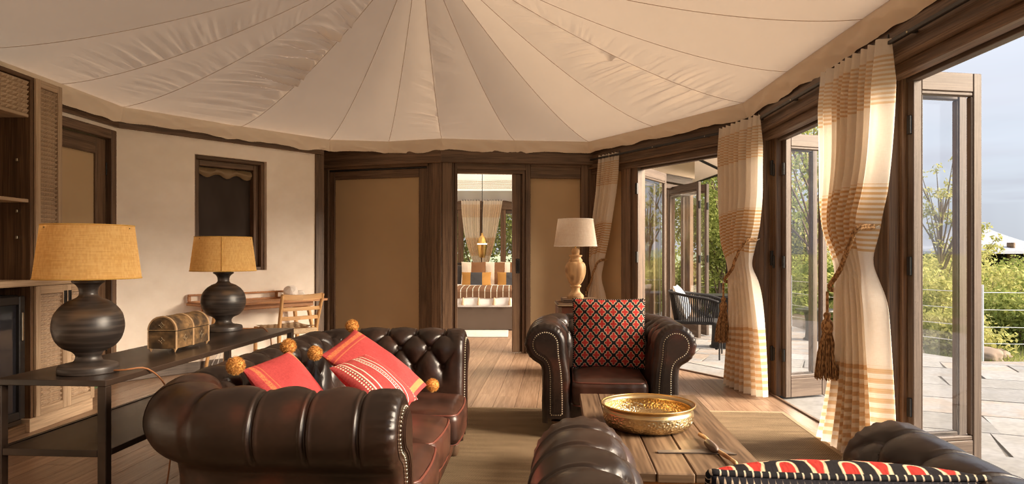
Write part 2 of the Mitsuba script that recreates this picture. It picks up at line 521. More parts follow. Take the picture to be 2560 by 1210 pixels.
def lathe(prof, n=64, close=False):
    """Revolve [(r, z)...] about z; uv = (angle share, share of height)."""
    prof = np.asarray(prof, float)
    a = np.linspace(0, 2 * PI, n + 1)
    r, z = prof[:, 0], prof[:, 1]
    V = np.stack([r[:, None] * np.cos(a), r[:, None] * np.sin(a), np.repeat(z[:, None], n + 1, 1)], -1).reshape(-1, 3)
    d = np.r_[0, np.cumsum(np.linalg.norm(np.diff(prof, axis=0), axis=1))]
    UV = np.stack(np.broadcast_arrays(a[None] / (2 * PI), (d / d[-1])[:, None]), -1).reshape(-1, 2)
    m = len(prof)
    i, j = np.meshgrid(np.arange(m - 1), np.arange(n), indexing='ij')
    q = np.stack([i * (n + 1) + j, i * (n + 1) + j + 1, (i + 1) * (n + 1) + j + 1, (i + 1) * (n + 1) + j], -1).reshape(-1, 4)
    return V, np.vstack([q[:, [0, 1, 2]], q[:, [0, 2, 3]]]), UV


def smooth_prof(pts, n=60):
    from scipy.interpolate import PchipInterpolator
    p = np.asarray(pts, float)
    t = np.r_[0, np.cumsum(np.linalg.norm(np.diff(p, axis=0), axis=1))]
    return PchipInterpolator(t, p, axis=0)(np.linspace(0, t[-1], n))


def grid(V):
    """Faces of an (m, n, 3) vertex grid."""
    m, n = V.shape[:2]
    i, j = np.meshgrid(np.arange(m - 1), np.arange(n - 1), indexing='ij')
    q = np.stack([i * n + j, i * n + j + 1, (i + 1) * n + j + 1, (i + 1) * n + j], -1).reshape(-1, 4)
    return np.vstack([q[:, [0, 1, 2]], q[:, [0, 2, 3]]])


def spline(pts, n, closed=False):
    from scipy.interpolate import CubicSpline
    p = np.asarray(pts, float)
    if closed:
        p = np.vstack([p, p[:1]])
    t = np.r_[0, np.cumsum(np.linalg.norm(np.diff(p, axis=0), axis=1))]
    return CubicSpline(t, p, axis=0, bc_type='periodic' if closed else 'natural')(np.linspace(0, t[-1], n + closed))[:n]


def tube(pts, r, sides=8, closed=False):
    """A tube along a polyline, with uv.x = length in metres."""
    p = np.asarray(pts, float)
    n = len(p)
    if closed:
        p = np.vstack([p, p[:1]])
    t = np.gradient(p, axis=0)
    if closed:
        t[0] = t[-1] = p[1] - p[-2]
    t /= np.linalg.norm(t, axis=1, keepdims=True) + 1e-12
    a = np.zeros_like(p)
    ref = np.array([0, 0, 1.0]) if abs(t[0, 2]) < 0.9 else np.array([1.0, 0, 0])
    for i in range(len(p)):
        v = ref - t[i] * (ref @ t[i])
        a[i] = v / (np.linalg.norm(v) + 1e-12)
        ref = a[i]
    b = np.cross(t, a)
    ang = np.linspace(0, 2 * PI, sides + 1)
    R = np.broadcast_to(np.asarray(r, float), (len(p),))
    V = p[:, None] + R[:, None, None] * (np.cos(ang)[None, :, None] * a[:, None] + np.sin(ang)[None, :, None] * b[:, None])
    d = np.r_[0, np.cumsum(np.linalg.norm(np.diff(p, axis=0), axis=1))]
    UV = np.stack(np.broadcast_arrays(d[:, None], (ang / (2 * PI))[None]), -1).reshape(-1, 2)
    F = grid(V)[:, ::-1]
    V = V.reshape(-1, 3)
    if not closed:
        k = len(V)
        V = np.vstack([V, p[0], p[-1]])
        UV = np.vstack([UV, [[0, 0], [d[-1], 0]]])
        s = np.arange(sides)
        last = (len(p) - 1) * (sides + 1)
        F = np.vstack([F, np.stack([s * 0 + k, s, s + 1], 1)[:, ::-1][:, ::-1], np.stack([s * 0 + k + 1, last + s + 1, last + s], 1)])
    return V, F, UV


def rbox(sx, sy, sz, r, n=10):
    """A rounded box as a welded grid mesh centred on the origin."""
    h = np.array([sx, sy, sz]) / 2
    k = np.linspace(-1, 1, n)
    k = np.sign(k) * np.abs(k) ** 0.75
    A, B = np.meshgrid(k, k, indexing='ij')
    Vs, Fs, at = [], [], 0
    for ax in range(3):
        for s in (-1, 1):
            P = np.zeros((n, n, 3))
            o = [(ax + 1) % 3, (ax + 2) % 3]
            P[..., ax], P[..., o[0]], P[..., o[1]] = s, A, B
            F = grid(P)
            if s < 0:
                F = F[:, ::-1]
            Vs.append(P.reshape(-1, 3))
            Fs.append(F + at)
            at += n * n
    V = np.vstack(Vs) * h
    core = np.clip(V, -(h - r), h - r)
    d = V - core
    V = core + d / np.maximum(np.linalg.norm(d, axis=1, keepdims=True), 1e-9) * r
    m = trimesh.Trimesh(V, np.vstack(Fs), process=True)
    m.merge_vertices()
    return np.array(m.vertices), np.array(m.faces)


def extrude(poly, h, z=0.0):
    """A shapely polygon (or several) extruded up from z, as a plain mesh."""
    out = []
    for g in getattr(poly, 'geoms', [poly]):
        if g.geom_type == 'Polygon' and g.area > 1e-7:
            m = trimesh.creation.extrude_polygon(g, h, engine='earcut')
            out.append((np.array(m.vertices) + [0, 0, z], np.array(m.faces)))
    return join(*out) if out else None


def pillow(w, h, t, n=44, pinch=0.05, puff=0.55):
    """A stuffed pillow in the xy plane; uv 0..1 on the front (+z), 2..3 on the back."""
    k = np.linspace(-1, 1, n)
    k = np.sign(k) * (1 - (1 - np.abs(k)) ** 1.5)
    U, V_ = np.meshgrid(k, k, indexing='ij')
    x = U * w / 2 * (1 - pinch * (1 - V_ ** 2) * np.abs(U) ** 2)
    y = V_ * h / 2 * (1 - pinch * (1 - U ** 2) * np.abs(V_) ** 2)
    z = t / 2 * (np.maximum((1 - U ** 2) * (1 - V_ ** 2), 0)) ** puff
    lump = (meshkit.fbm(np.stack([x * 9, y * 9, 0 * x + w * 37], -1), 3, 2) - 0.5) * 0.03 * (1 - U ** 2) * (1 - V_ ** 2)
    A = np.stack([x, y, z + lump], -1)
    B = np.stack([x, y, -z + lump], -1)
    F = grid(A)
    UV = np.stack([(U + 1) / 2, (V_ + 1) / 2], -1).reshape(-1, 2)
    N = n * n
    VV = np.vstack([A.reshape(-1, 3), B.reshape(-1, 3)])
    FF = np.vstack([F, F[:, ::-1] + N])
    edge = np.concatenate([A[:, 0], A[-1, 1:], A[::-1, -1][1:], A[0, ::-1][1:-1]])
    return (VV, FF, np.vstack([UV, UV + [2, 0]])), edge


def pompom(r, seed):
    g = np.random.default_rng(seed)
    s = trimesh.creation.icosphere(subdivisions=3, radius=r * 0.86)
    V, F = tm(s)
    n = 900
    d = g.normal(size=(n, 3))
    d /= np.linalg.norm(d, axis=1, keepdims=True)
    side = np.cross(d, g.normal(size=(n, 3)))
    side /= np.linalg.norm(side, axis=1, keepdims=True)
    tip = d * r * g.uniform(0.95, 1.12, (n, 1)) + side * 0.004
    b = d * r * 0.8
    W = 0.0016
    P = np.stack([b - side * W, b + side * W, tip], 1).reshape(-1, 3)
    P2 = np.stack([b - np.cross(d, side) * W, b + np.cross(d, side) * W, tip], 1).reshape(-1, 3)
    return join((V, F), (P, np.arange(3 * n).reshape(-1, 3)), (P2, np.arange(3 * n).reshape(-1, 3)))
# ------------------------------------------------------------------ the room: plan
BRc, BC, CD = (0.98, 8.07), (2.137, 6.0), (2.083, 3.77)
KINK, BLc = (-0.793, 7.826), (-2.309, 8.299)
L1a, L1b = (-2.17, 7.81), (-3.55, 6.13)
fBL, fBR, fB, fC = Facet(BLc, KINK), Facet(KINK, BRc), Facet(BRc, BC), Facet(BC, CD)
fD = Facet(CD, (2.055, 1.3))
fE = Facet((2.055, 1.3), (2.0, -0.9))
fL1, fL2 = Facet(L1a, L1b), Facet(L1b, (-3.63, 4.3))
fL3 = Facet((-3.63, 4.3), (-3.66, -0.9))
ROOM = sg.Polygon([BRc, BC, CD, (2.055, 1.3), (2.0, -0.9), (-3.66, -0.9), (-3.63, 4.3), L1b, L1a, BLc, KINK])
LEAN = -3.9   # the floor boards, rug and tables are turned a little from the view direction
RD = np.array([math.sin(math.radians(-LEAN)), math.cos(math.radians(LEAN))])
RX = np.array([RD[1], -RD[0]])

# ------------------------------------------------------------------ floor of boards
floor = struct('floor')
BEDROOM = sg.Polygon([KINK, BRc, (1.12, 8.75), (2.75, 10.65), (2.75, 14.2), (-3.2, 14.2), (-3.2, 10.4), BLc])
WHOLE = shapely.union_all([ROOM.buffer(0.02), BEDROOM.buffer(0.01)])
put('underlay', extrude(WHOLE, 0.03, -0.05), DARKGAP, floor)
prng = random.Random(3)
BW = 0.165
nplank = 0
for i in range(-26, 20):
    x0 = i * BW
    y = -1.6 - prng.random() * 2.2
    while y < 14.6:
        L = prng.choice([1.6, 1.9, 2.2, 2.6, 3.0])
        g = 0.0012
        q = [(x0 + g, y + g), (x0 + BW - g, y + g), (x0 + BW - g, y + L - g), (x0 + g, y + L - g)]
        poly = sg.Polygon([tuple(RX * a + RD * b) for a, b in q])
        hit = poly.intersection(WHOLE)
        cx, cy = hit.centroid.coords[0] if not hit.is_empty else (0, 0)
        # boards nobody can see (far side of the bedroom, behind the viewer) are left to the underlay's neighbours
        if hit.area > 0.004 and (hit.intersection(ROOM).area > 0.002 or abs(cx) < 1.5) and not cy < -0.6:
            m = extrude(hit, 0.02, -0.02)
            V = m[0]
            loc = np.stack([V[:, :2] @ RD, V[:, :2] @ RX, V[:, 2]], 1)
            P, F, UV = soup_uv(loc, m[1], 0)
            W = np.stack([P[:, 0] * RD[0] + P[:, 1] * RX[0], P[:, 0] * RD[1] + P[:, 1] * RX[1], P[:, 2]], 1)
            put('plank', (W, F[:, ::-1], UV), PLANK, floor)
            nplank += 1
        y += L


def boards(m):
    return m


# ------------------------------------------------------------------ back wall: two framed facets with a convex corner post
wbl = struct('wall_back_left')
for s0, s1, o0, o1, z0, z1, n in ((0.0, 0.055, -0.06, 0.06, 0, 2.2, 'jamb'), (0.055, 0.09, -0.06, 0.03, 0, 2.2, 'jamb_moulding'), (0.09, 0.115, -0.06, 0.045, 0, 2.2, 'jamb_moulding'),
                                  (1.40, 1.435, -0.06, 0.03, 0, 2.2, 'jamb_moulding'), (1.435, 1.478, -0.06, 0.05, 0, 2.2, 'jamb'), (0.09, 1.42, -0.06, 0.045, 2.165, 2.2, 'head_moulding')):
    put(n, fBL.box(s0, s1, o0, o1, z0, z1), WOOD, wbl)
put('corner_post', fBL.box(1.478, fBL.L + 0.01, -0.08, 0.065, 0, 2.2), WOOD, wbl)
put('header_beam', fBL.box(-0.03, fBL.L + 0.028, -0.05, 0.10, 2.195, 2.42), WOOD, wbl)
put('upper_board', fBL.box(-0.05, fBL.L + 0.02, -0.05, 0.0, 2.42, 2.62), DARKGAP, wbl)
put('door_track', fBL.box(0.09, 1.42, -0.03, 0.02, 2.145, 2.165), BLACK, wbl)
d3 = struct('door_3', 'closed sliding door, dark frame around a plain tan fabric panel')
put('stile', fBL.box(0.115, 0.185, -0.03, 0.012, 0.01, 2.145), WOOD, d3)
put('stile', fBL.box(1.292, 1.40, -0.03, 0.012, 0.01, 2.145), WOOD, d3)
put('rail', fBL.box(0.185, 1.292, -0.03, 0.012, 2.047, 2.145), WOOD, d3)
put('rail', fBL.box(0.185, 1.292, -0.03, 0.012, 0.01, 0.13), WOOD, d3)
put('fabric_panel', fBL.box(0.18, 1.30, -0.02, -0.008, 0.12, 2.06, 0.002), PANEL, d3)

wbr = struct('wall_back_right')
put('corner_post', fBR.box(-0.01, 0.105, -0.08, 0.065, 0, 2.2), WOOD, wbr)
for s0, s1, o0, o1, z0, z1, n in ((0.105, 0.135, -0.08, 0.03, 0, 2.2, 'jamb_moulding'), (0.135, 0.165, -0.08, 0.045, 0, 2.2, 'jamb'),
                                  (0.918, 0.955, -0.08, 0.02, 0, 2.12, 'jamb'), (0.955, 1.012, -0.08, 0.045, 0, 2.2, 'jamb'),
                                  (0.135, 1.0, -0.08, 0.04, 2.125, 2.2, 'head_moulding'), (0.165, 0.955, -0.08, 0.02, 2.085, 2.13, 'head'),
                                  (1.612, 1.70, -0.06, 0.05, 0, 2.2, 'stile'), (1.70, 1.79, -0.06, 0.02, 0, 2.2, 'stile'), (1.012, 1.612, -0.06, 0.03, 2.037, 2.17, 'rail'), (1.012, 1.75, -0.06, 0.045, 2.165, 2.2, 'head_moulding'),
                                  (1.012, 1.612, -0.06, 0.03, 0, 0.12, 'rail')):
    put(n, fBR.box(s0, s1, o0, o1, z0, z1), WOOD, wbr)
put('fabric_panel', fBR.box(1.005, 1.62, -0.03, -0.01, 0.1, 2.06, 0.002), PANEL, wbr)
put('header_beam', fBR.box(-0.028, fBR.L + 0.03, -0.05, 0.10, 2.195, 2.42), WOOD, wbr)
put('upper_board', fBR.box(-0.02, fBR.L + 0.05, -0.05, 0.0, 2.42, 2.62), DARKGAP, wbr)
d2 = struct('door_2', 'dark wooden sliding door slid almost fully open, with a black recessed pull')
put('door_leaf', fBR.box(0.81, 1.60, -0.045, -0.008 - 0.025, 0.012, 2.085), WOOD, d2)
put('edge_stile', fBR.box(0.806, 0.90, -0.05, -0.006, 0.012, 2.085), WOOD, d2)
pl = put('pull_plate', fBR.box(0.848, 0.892, -0.008, 0.0, 0.93, 1.10, 0.003), BLACK, d2)
put('finger_recess', fBR.box(0.858, 0.882, -0.002, 0.002, 0.95, 1.08, 0.002), DARKGAP, pl)

# ------------------------------------------------------------------ right wall: three bays of openings
wr = struct('wall_right')


def bay_frame(f, s0, s1, posts, joints=()):
    """Beam with bead, grooved head and threshold over one facet; posts: (s0, s1, o0, o1)."""
    put('header_beam', f.box(s0, s1, -0.10, 0.085, 2.15, 2.50, 0.003), WOOD, wr)
    put('bead', f.box(s0, s1, 0.06, 0.103, 2.15, 2.172, 0.009), WOOD, wr)
    put('head', f.box(s0, s1, -0.02, 0.055, 2.088, 2.150, 0.003), WOOD, wr)
    put('head', f.box(s0, s1, -0.085, -0.03, 2.07, 2.150, 0.003), WOOD2, wr)
    put('head_groove', f.box(s0, s1, -0.03, -0.02, 2.11, 2.150, 0.001), DARKGAP, wr)
    for p in posts:
        put('post', f.box(*p, 0, 2.15, 0.006), WOOD if len(p) < 5 else WOOD, wr)


bay_frame(fB, -0.02, fB.L + 0.02, [(-0.03, 0.10, -0.08, 0.03), (0.545, 0.70, -0.09, 0.045), (0.70, 0.80, -0.09, 0.02), (2.068, 2.10, -0.05, 0.02), (2.10, fB.L + 0.01, -0.09, 0.035)])
put('fabric_panel', fB.box(0.09, 0.56, -0.03, -0.012, 0.0, 2.15, 0.002), PANEL, wr)
bay_frame(fC, -0.01, fC.L, [(-0.02, 0.16, -0.09, 0.035), (0.16, 0.36, -0.095, 0.05), (0.36, 0.47, -0.09, -0.01), (1.99, 2.10, -0.09, 0.035), (2.10, fC.L, -0.09, 0.05)])
bay_frame(fD, 0.0, fD.L, [(0.0, 0.08, -0.09, 0.05), (0.08, 0.112, -0.09, -0.01), (fD.L - 0.14, fD.L, -0.09, 0.05)])
bay_frame(fE, 0.0, fE.L, [(0.0, 0.12, -0.09, 0.05), (fE.L - 0.12, fE.L, -0.09, 0.05)])
for f, s0, s1 in ((fB, 0.80, 2.08), (fC, 0.36, 2.0), (fD, 0.12, fD.L - 0.14), (fE, 0.1, fE.L - 0.1)):
    put('threshold', f.box(s0, s1, -0.012, 0.012, -0.02, 0.012, 0.003), WOOD, wr)
for f, s in ((fB, 0.96), (fB, 1.03)):
    pass

# ------------------------------------------------------------------ left walls: plaster with a window recess and a door
wl = struct('wall_left')


def facet_plate(f, s0, s1, z0, z1, holes, t=0.16, m=PLASTER):
    poly = sg.box(s0, z0, s1, z1)
    for h in holes:
        poly = poly.difference(sg.box(*h))
    g = extrude(poly, t)
    V = g[0]
    W = np.stack([f.a[0] + f.d[0] * V[:, 0] - f.n[0] * V[:, 2], f.a[1] + f.d[1] * V[:, 0] - f.n[1] * V[:, 2], V[:, 1]], 1)
    return W, g[1]


put('plaster', facet_plate(fL1, 0.10, fL1.L + 0.004, 0, 2.62, [(0.696, 0.985, 1.467, 2.136)], 0.20), PLASTER, wl)
put('plaster', facet_plate(fL2, -0.004, fL2.L, 0, 2.62, [(0.03, -0.01, 0.93, 2.25)], 0.16), PLASTER, wl)
put('plaster', facet_plate(fL3, 0, fL3.L, 0, 2.62, [], 0.16), PLASTER, wl)
put('corner_post', fL1.box(-0.01, 0.10, -0.20, 0.02, 0, 2.285), WOOD, wl)
put('return_board', Facet(BLc, L1a).box(-0.02, 0.51, -0.04, 0.02, 0, 2.5), WOOD, wl)
put('trim_board', fL1.box(0.0, fL1.L, 0, 0.03, 2.285, 2.37), WOOD, wl)
put('trim_board', fL2.box(0.0, fL2.L, 0, 0.03, 2.285, 2.37), WOOD, wl)
put('trim_board', fL3.box(0.0, fL3.L, 0, 0.03, 2.285, 2.37), WOOD, wl)
for i, (f, a, b) in enumerate(((fL1, 0.1, fL1.L), (fL2, 0.94, fL2.L), (fL3, 0, fL3.L))):
    put('baseboard_left', f.box(a, b, 0, 0.018, 0, 0.10), WOOD2, None, kind='structure')

wi = struct('window_1', 'recessed dark window with a rolled-up blind in the plaster wall')
for s0, s1, z0, z1 in ((0.696, 0.735, 0.985, 2.136), (1.428, 1.467, 0.985, 2.136), (0.735, 1.428, 2.10, 2.136), (0.735, 1.428, 0.985, 1.02)):
    put('frame', fL1.box(s0, s1, -0.16, -0.045, z0, z1, 0.005), WOOD, wi)
for s0, s1, z0, z1 in ((0.735, 0.79, 1.02, 2.10), (1.375, 1.428, 1.02, 2.10), (0.79, 1.375, 2.04, 2.10), (0.79, 1.375, 1.02, 1.075)):
    put('sash', fL1.box(s0, s1, -0.185, -0.10, z0, z1, 0.005), WOOD, wi)
put('screen', fL1.box(0.78, 1.39, -0.185, -0.175, 1.05, 2.06, 0.001), SCREEN, wi)
gs, gv = np.meshgrid(np.linspace(0, 1, 90), np.linspace(0, 1, 14), indexing='ij')
lump = meshkit.fbm(np.stack([gs * 9, gv * 1.6, 0 * gs], -1), 4, 3) - 0.5
zz = 2.035 - (0.085 + 0.018 * np.sin(gs * 17)) * gv + 0.012 * lump
oo = -0.150 + 0.030 * np.sin(PI * gv) + 0.035 * lump * np.sin(PI * gv)
RBV = np.stack([fL1.a[0] + fL1.d[0] * (0.795 + 0.575 * gs) + fL1.n[0] * oo, fL1.a[1] + fL1.d[1] * (0.795 + 0.575 * gs) + fL1.n[1] * oo, zz], -1)
put('rolled_blind', (RBV.reshape(-1, 3), grid(RBV)), ROLLED, wi, smooth=True)

d1 = struct('door_1', 'framed door with a tan fabric panel beside the carved cabinet')
for s0, s1, z0, z1 in ((0.03, 0.10, 0, 2.25), (0.86, 0.93, 0, 2.25), (0.10, 0.86, 2.17, 2.25)):
    put('casing', fL2.box(s0, s1, -0.12, 0.022, z0, z1, 0.006), WOOD, d1)
for s0, s1, z0, z1, n in ((0.105, 0.24, 0.01, 2.165, 'stile'), (0.74, 0.855, 0.01, 2.165, 'stile'), (0.24, 0.74, 2.02, 2.165, 'rail'), (0.24, 0.74, 0.01, 0.16, 'rail')):
    put(n, fL2.box(s0, s1, -0.07, -0.03, z0, z1, 0.005), WOOD, d1)
put('fabric_panel', fL2.box(0.23, 0.75, -0.065, -0.05, 0.14, 2.04, 0.002), PANEL, d1)
for z in (0.3, 1.85):
    put('hinge', fL2.box(0.098, 0.110, -0.032, -0.020, z, z + 0.11, 0.003), BLACK, d1)

# unseen plastered front, shaped to cut frontal light, an open bay at its right
fF = Facet((-3.66, -0.9), (2.0, -0.9))
wf = struct('wall_front')
put('plaster', facet_plate(fF, 0, fF.L, 0, 2.62, [(4.0, -0.01, 5.55, 2.1)], 0.16), PLASTER, wf)
put('opening_frame', join(fF.box(3.92, 4.0, -0.17, 0.02, 0, 2.18)[:2], fF.box(5.55, 5.63, -0.17, 0.02, 0, 2.18)[:2], fF.box(4.0, 5.55, -0.17, 0.02, 2.1, 2.18)[:2]), WOOD, wf)

# ------------------------------------------------------------------ tent ceiling: gores between seams, rolled valance along the rim
ceil = struct('ceiling')
APEX = np.array([-0.72, 5.33, 3.60])
RIMZ = 2.45
RIM = [(-0.79, 7.66), (0.03, 7.79), (0.89, 7.88), (1.43, 6.92), (1.985, 5.85), (1.955, 4.85), (1.935, 3.77), (1.925, 2.7), (1.90, 1.3), (1.85, -0.75), (0.5, -0.8), (-1.2, -0.8), (-3.48, -0.75), (-3.47, 1.2),
       (-3.46, 2.8), (-3.44, 4.3), (-3.43, 5.2), (-3.43, 6.02), (-2.75, 6.93), (-2.07, 7.74), (-1.42, 7.86)]
OUTW = [(-0.79, 7.9), (0.09, 8.03), (1.04, 8.16), (1.60, 7.05), (2.23, 6.03), (2.20, 4.85), (2.17, 3.77), (2.16, 2.7), (2.14, 1.3), (2.1, -1.05), (0.5, -1.05), (-1.2, -1.05), (-3.8, -1.05), (-3.78, 1.2),
        (-3.76, 2.8), (-3.74, 4.3), (-3.72, 5.2), (-3.68, 6.2), (-2.98, 7.05), (-2.36, 8.4), (-1.5, 8.2)]
# wrinkled gores: number of the gore -> (strength, side of the pulled seam)
WRINK = {17: (0.085, 1), 3: (0.050, 1), 4: (0.022, 0), 16: (0.016, 1), 0: (0.010, 0), 20: (0.014, 1), 15: (0.030, 1)}
NG = len(RIM)
for g in range(NG):
    a, b = np.array(RIM[g]), np.array(RIM[(g + 1) % NG])
    fine = g in WRINK
    nu, nv = (40, 260) if fine else (18, 60)
    u = np.linspace(0, 1, nu)[:, None]
    r = (np.linspace(0.0, 1, nv) ** 0.9)[None, :]
    rim = a[None, None] * (1 - u[..., None]) + b[None, None] * u[..., None]
    xy = APEX[None, None, :2] * (1 - r[..., None]) + rim * r[..., None]
    prof = (1 - r) ** 1.42
    z = RIMZ + (APEX[2] - RIMZ) * prof + 0 * u
    bow = np.sin(PI * u) * r
    z = z + 0.035 * bow * np.sin(PI * np.clip(r * 1.02, 0, 1))
    z = z + 0.012 * (meshkit.fbm(np.stack([xy[..., 0] * 2.2, xy[..., 1] * 2.2, 0 * z], -1), 2, 3) - 0.5) * r * np.clip(np.minimum(u, 1 - u) * 8, 0, 1) * np.clip((1 - r) * 12, 0, 1)
    if fine:
        amp, side = WRINK[g]
        w = u if side else 1 - u
        L = np.linalg.norm((a + b) / 2 - APEX[:2])
        q = r * L * 13 + w * 2.4 * np.sin(r * 5 + g)
        nn = meshkit.noise(np.stack([q + 0 * u, w * 1.3 + 0 * r, 0 * q + g * 3.1], -1), 5)
        n2 = meshkit.noise(np.stack([q * 2.7, w * 2.0 + 0 * r, 0 * q + g], -1), 6)
        env = np.clip((r - 0.18) / 0.25, 0, 1) * np.clip((1.0 - r) / 0.15, 0, 1) * np.clip(w, 0, 1) ** 1.2 * np.clip((1 - w) / 0.05, 0, 1)
        patch = meshkit.noise(np.stack([r * 5 + 0 * u, 0 * q, 0 * q + g], -1), 9)
        z = z + amp * env * ((nn - 0.5) * 1.6 + (n2 - 0.5) * 0.7) * (0.4 + 1.1 * patch) * (1.3 if amp > 0.015 else 1)
    V = np.stack([xy[..., 0], xy[..., 1], z], -1)
    put('canvas_gore', (V.reshape(-1, 3), grid(V)), CANVAS, ceil, smooth=True)
    # seam ridge
    rr = np.linspace(0.03, 1, 90)
    sxy = APEX[:2] * (1 - rr[:, None]) + a * rr[:, None]
    sz = RIMZ + (APEX[2] - RIMZ) * (1 - rr) ** 1.42 - 0.001
    put('seam', tube(np.column_stack([sxy, sz]), 0.0022, 5)[:2], CANVAS, ceil, smooth=True)
    # valance: a loose strip from the crease down
    ao, bo = np.array(OUTW[g]), np.array(OUTW[(g + 1) % NG])
    nu, nv = 70, 12
    u, v = np.linspace(0, 1, nu)[:, None], np.linspace(0, 1, nv)[None, :]
    base = a[None, None] * (1 - u[..., None]) + b[None, None] * u[..., None]
    oute = ao[None, None] * (1 - u[..., None]) + bo[None, None] * u[..., None]
    dirv = oute - base
    dirv = dirv / np.linalg.norm(dirv, axis=-1, keepdims=True)
    Lg = np.linalg.norm(b - a)
    wv = meshkit.fbm(np.stack([u * Lg * 3 + v * 0.8 + g * 7, v * 1.2 + 0 * u, 0 * u + 0 * v], -1), 3, 5) - 0.5
    w2 = meshkit.noise(np.stack([u * Lg * 9 + g * 3 - v * 1.5, v * 2 + 0 * u, 0 * u * v], -1), 2) - 0.5
    gath = np.exp(-np.minimum(u, 1 - u) * Lg / 0.10) * (np.sin(np.minimum(u, 1 - u) * Lg * 80) * 0.006 + 0.012)
    off = 0.055 * v ** 1.5 + (0.055 * wv + 0.028 * w2) * np.sin(PI * np.clip(v, 0, 1) * 0.75) * np.clip(np.minimum(u, 1 - u) * 14, 0, 1) - gath * v * (1 - 0.5 * v)
    xy = base + dirv * off[..., None]
    zz = RIMZ - 0.125 * v - 0.018 * v * np.clip(wv * 3, -1, 1) * np.clip(np.minimum(u, 1 - u) * 10, 0, 1) + 0 * u
    V = np.stack([xy[..., 0], xy[..., 1], zz], -1)
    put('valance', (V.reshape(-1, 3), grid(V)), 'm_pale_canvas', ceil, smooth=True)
    # opaque strip added over the wall head to stop sunlight leaking in
    V = np.array([[*a, RIMZ + 0.004], [*b, RIMZ + 0.004], [*(bo + (bo - b) * 0.5), RIMZ + 0.05], [*(ao + (ao - a) * 0.5), RIMZ + 0.05]])
    put('eave_light_stop', (V, np.array([[0, 1, 2], [0, 2, 3]])), GREYROOF, ceil)
# ------------------------------------------------------------------ rug
rugM = axes((0.33, 3.0, 0), (RX[0], RX[1], 0), (RD[0], RD[1], 0), (0, 0, 1))
rug = thing('jute_rug', 'natural woven jute rug under the coffee table and the leather seats', 'rug')
# half-size in the rug's frame: right top corner at (1.97, 4.93)
rc = np.array([1.965 - 0.33, 4.935 - 3.0])
hx, hy = rc @ RX, rc @ RD
nx, ny = 60, 60
X, Y = np.meshgrid(np.linspace(-1.75, hx - 0.03, nx), np.linspace(-2.4, hy - 0.03, ny), indexing='ij')
V = np.stack([X, Y, 0 * X + 0.012], -1)
put('weave', (V.reshape(-1, 3), grid(V), np.stack([X, Y], -1).reshape(-1, 2)), JUTE, rug, M=rugM)
put('border', xf(box3(-1.78, hx, hy - 0.035, hy, 0.0005, 0.014, 0.004), rugM), JUTE_EDGE, rug)
put('border', xf(box3(hx - 0.035, hx, -2.4, hy - 0.036, 0.0005, 0.014, 0.004), rugM), JUTE_EDGE, rug)
put('border', xf(box3(-1.78, -1.745, -2.4, hy - 0.036, 0.0005, 0.014, 0.004), rugM), JUTE_EDGE, rug)
RUGZ = 0.014

# ------------------------------------------------------------------ button-tufted leather seats
UC, ZC, RR = 0.155, 0.583, 0.127
_raw = [(0.0, 0.10), (0.0, 0.25), (0.004, 0.36), (0.014, 0.46), (0.024, 0.53)]
_raw += [(UC + RR * math.cos(math.radians(a)), ZC + RR * math.sin(math.radians(a))) for a in range(168, -66, -9)]
_raw += [(0.188, 0.452), (0.178, 0.42), (0.175, 0.34), (0.175, 0.22), (0.175, 0.10)]
PROF = spline(_raw, 190)
PT = np.r_[0, np.cumsum(np.linalg.norm(np.diff(PROF, axis=0), axis=1))]
PTt = np.gradient(PROF, axis=0)
PTt /= np.linalg.norm(PTt, axis=1, keepdims=True)
PNRM = np.stack([-PTt[:, 1], PTt[:, 0]], 1)       # out of the stuffing
T1 = PT[np.argmin(np.linalg.norm(PROF - [UC + RR * math.cos(math.radians(118)), ZC + RR * math.sin(math.radians(118))], axis=1))]
TTOP = PT[np.argmax(PROF[:, 1])]
TUND = PT[np.argmin(np.linalg.norm(PROF - [UC + RR * math.cos(math.radians(-50)), ZC + RR * math.sin(math.radians(-50))], axis=1))]
DT, NROW = 0.108, 3


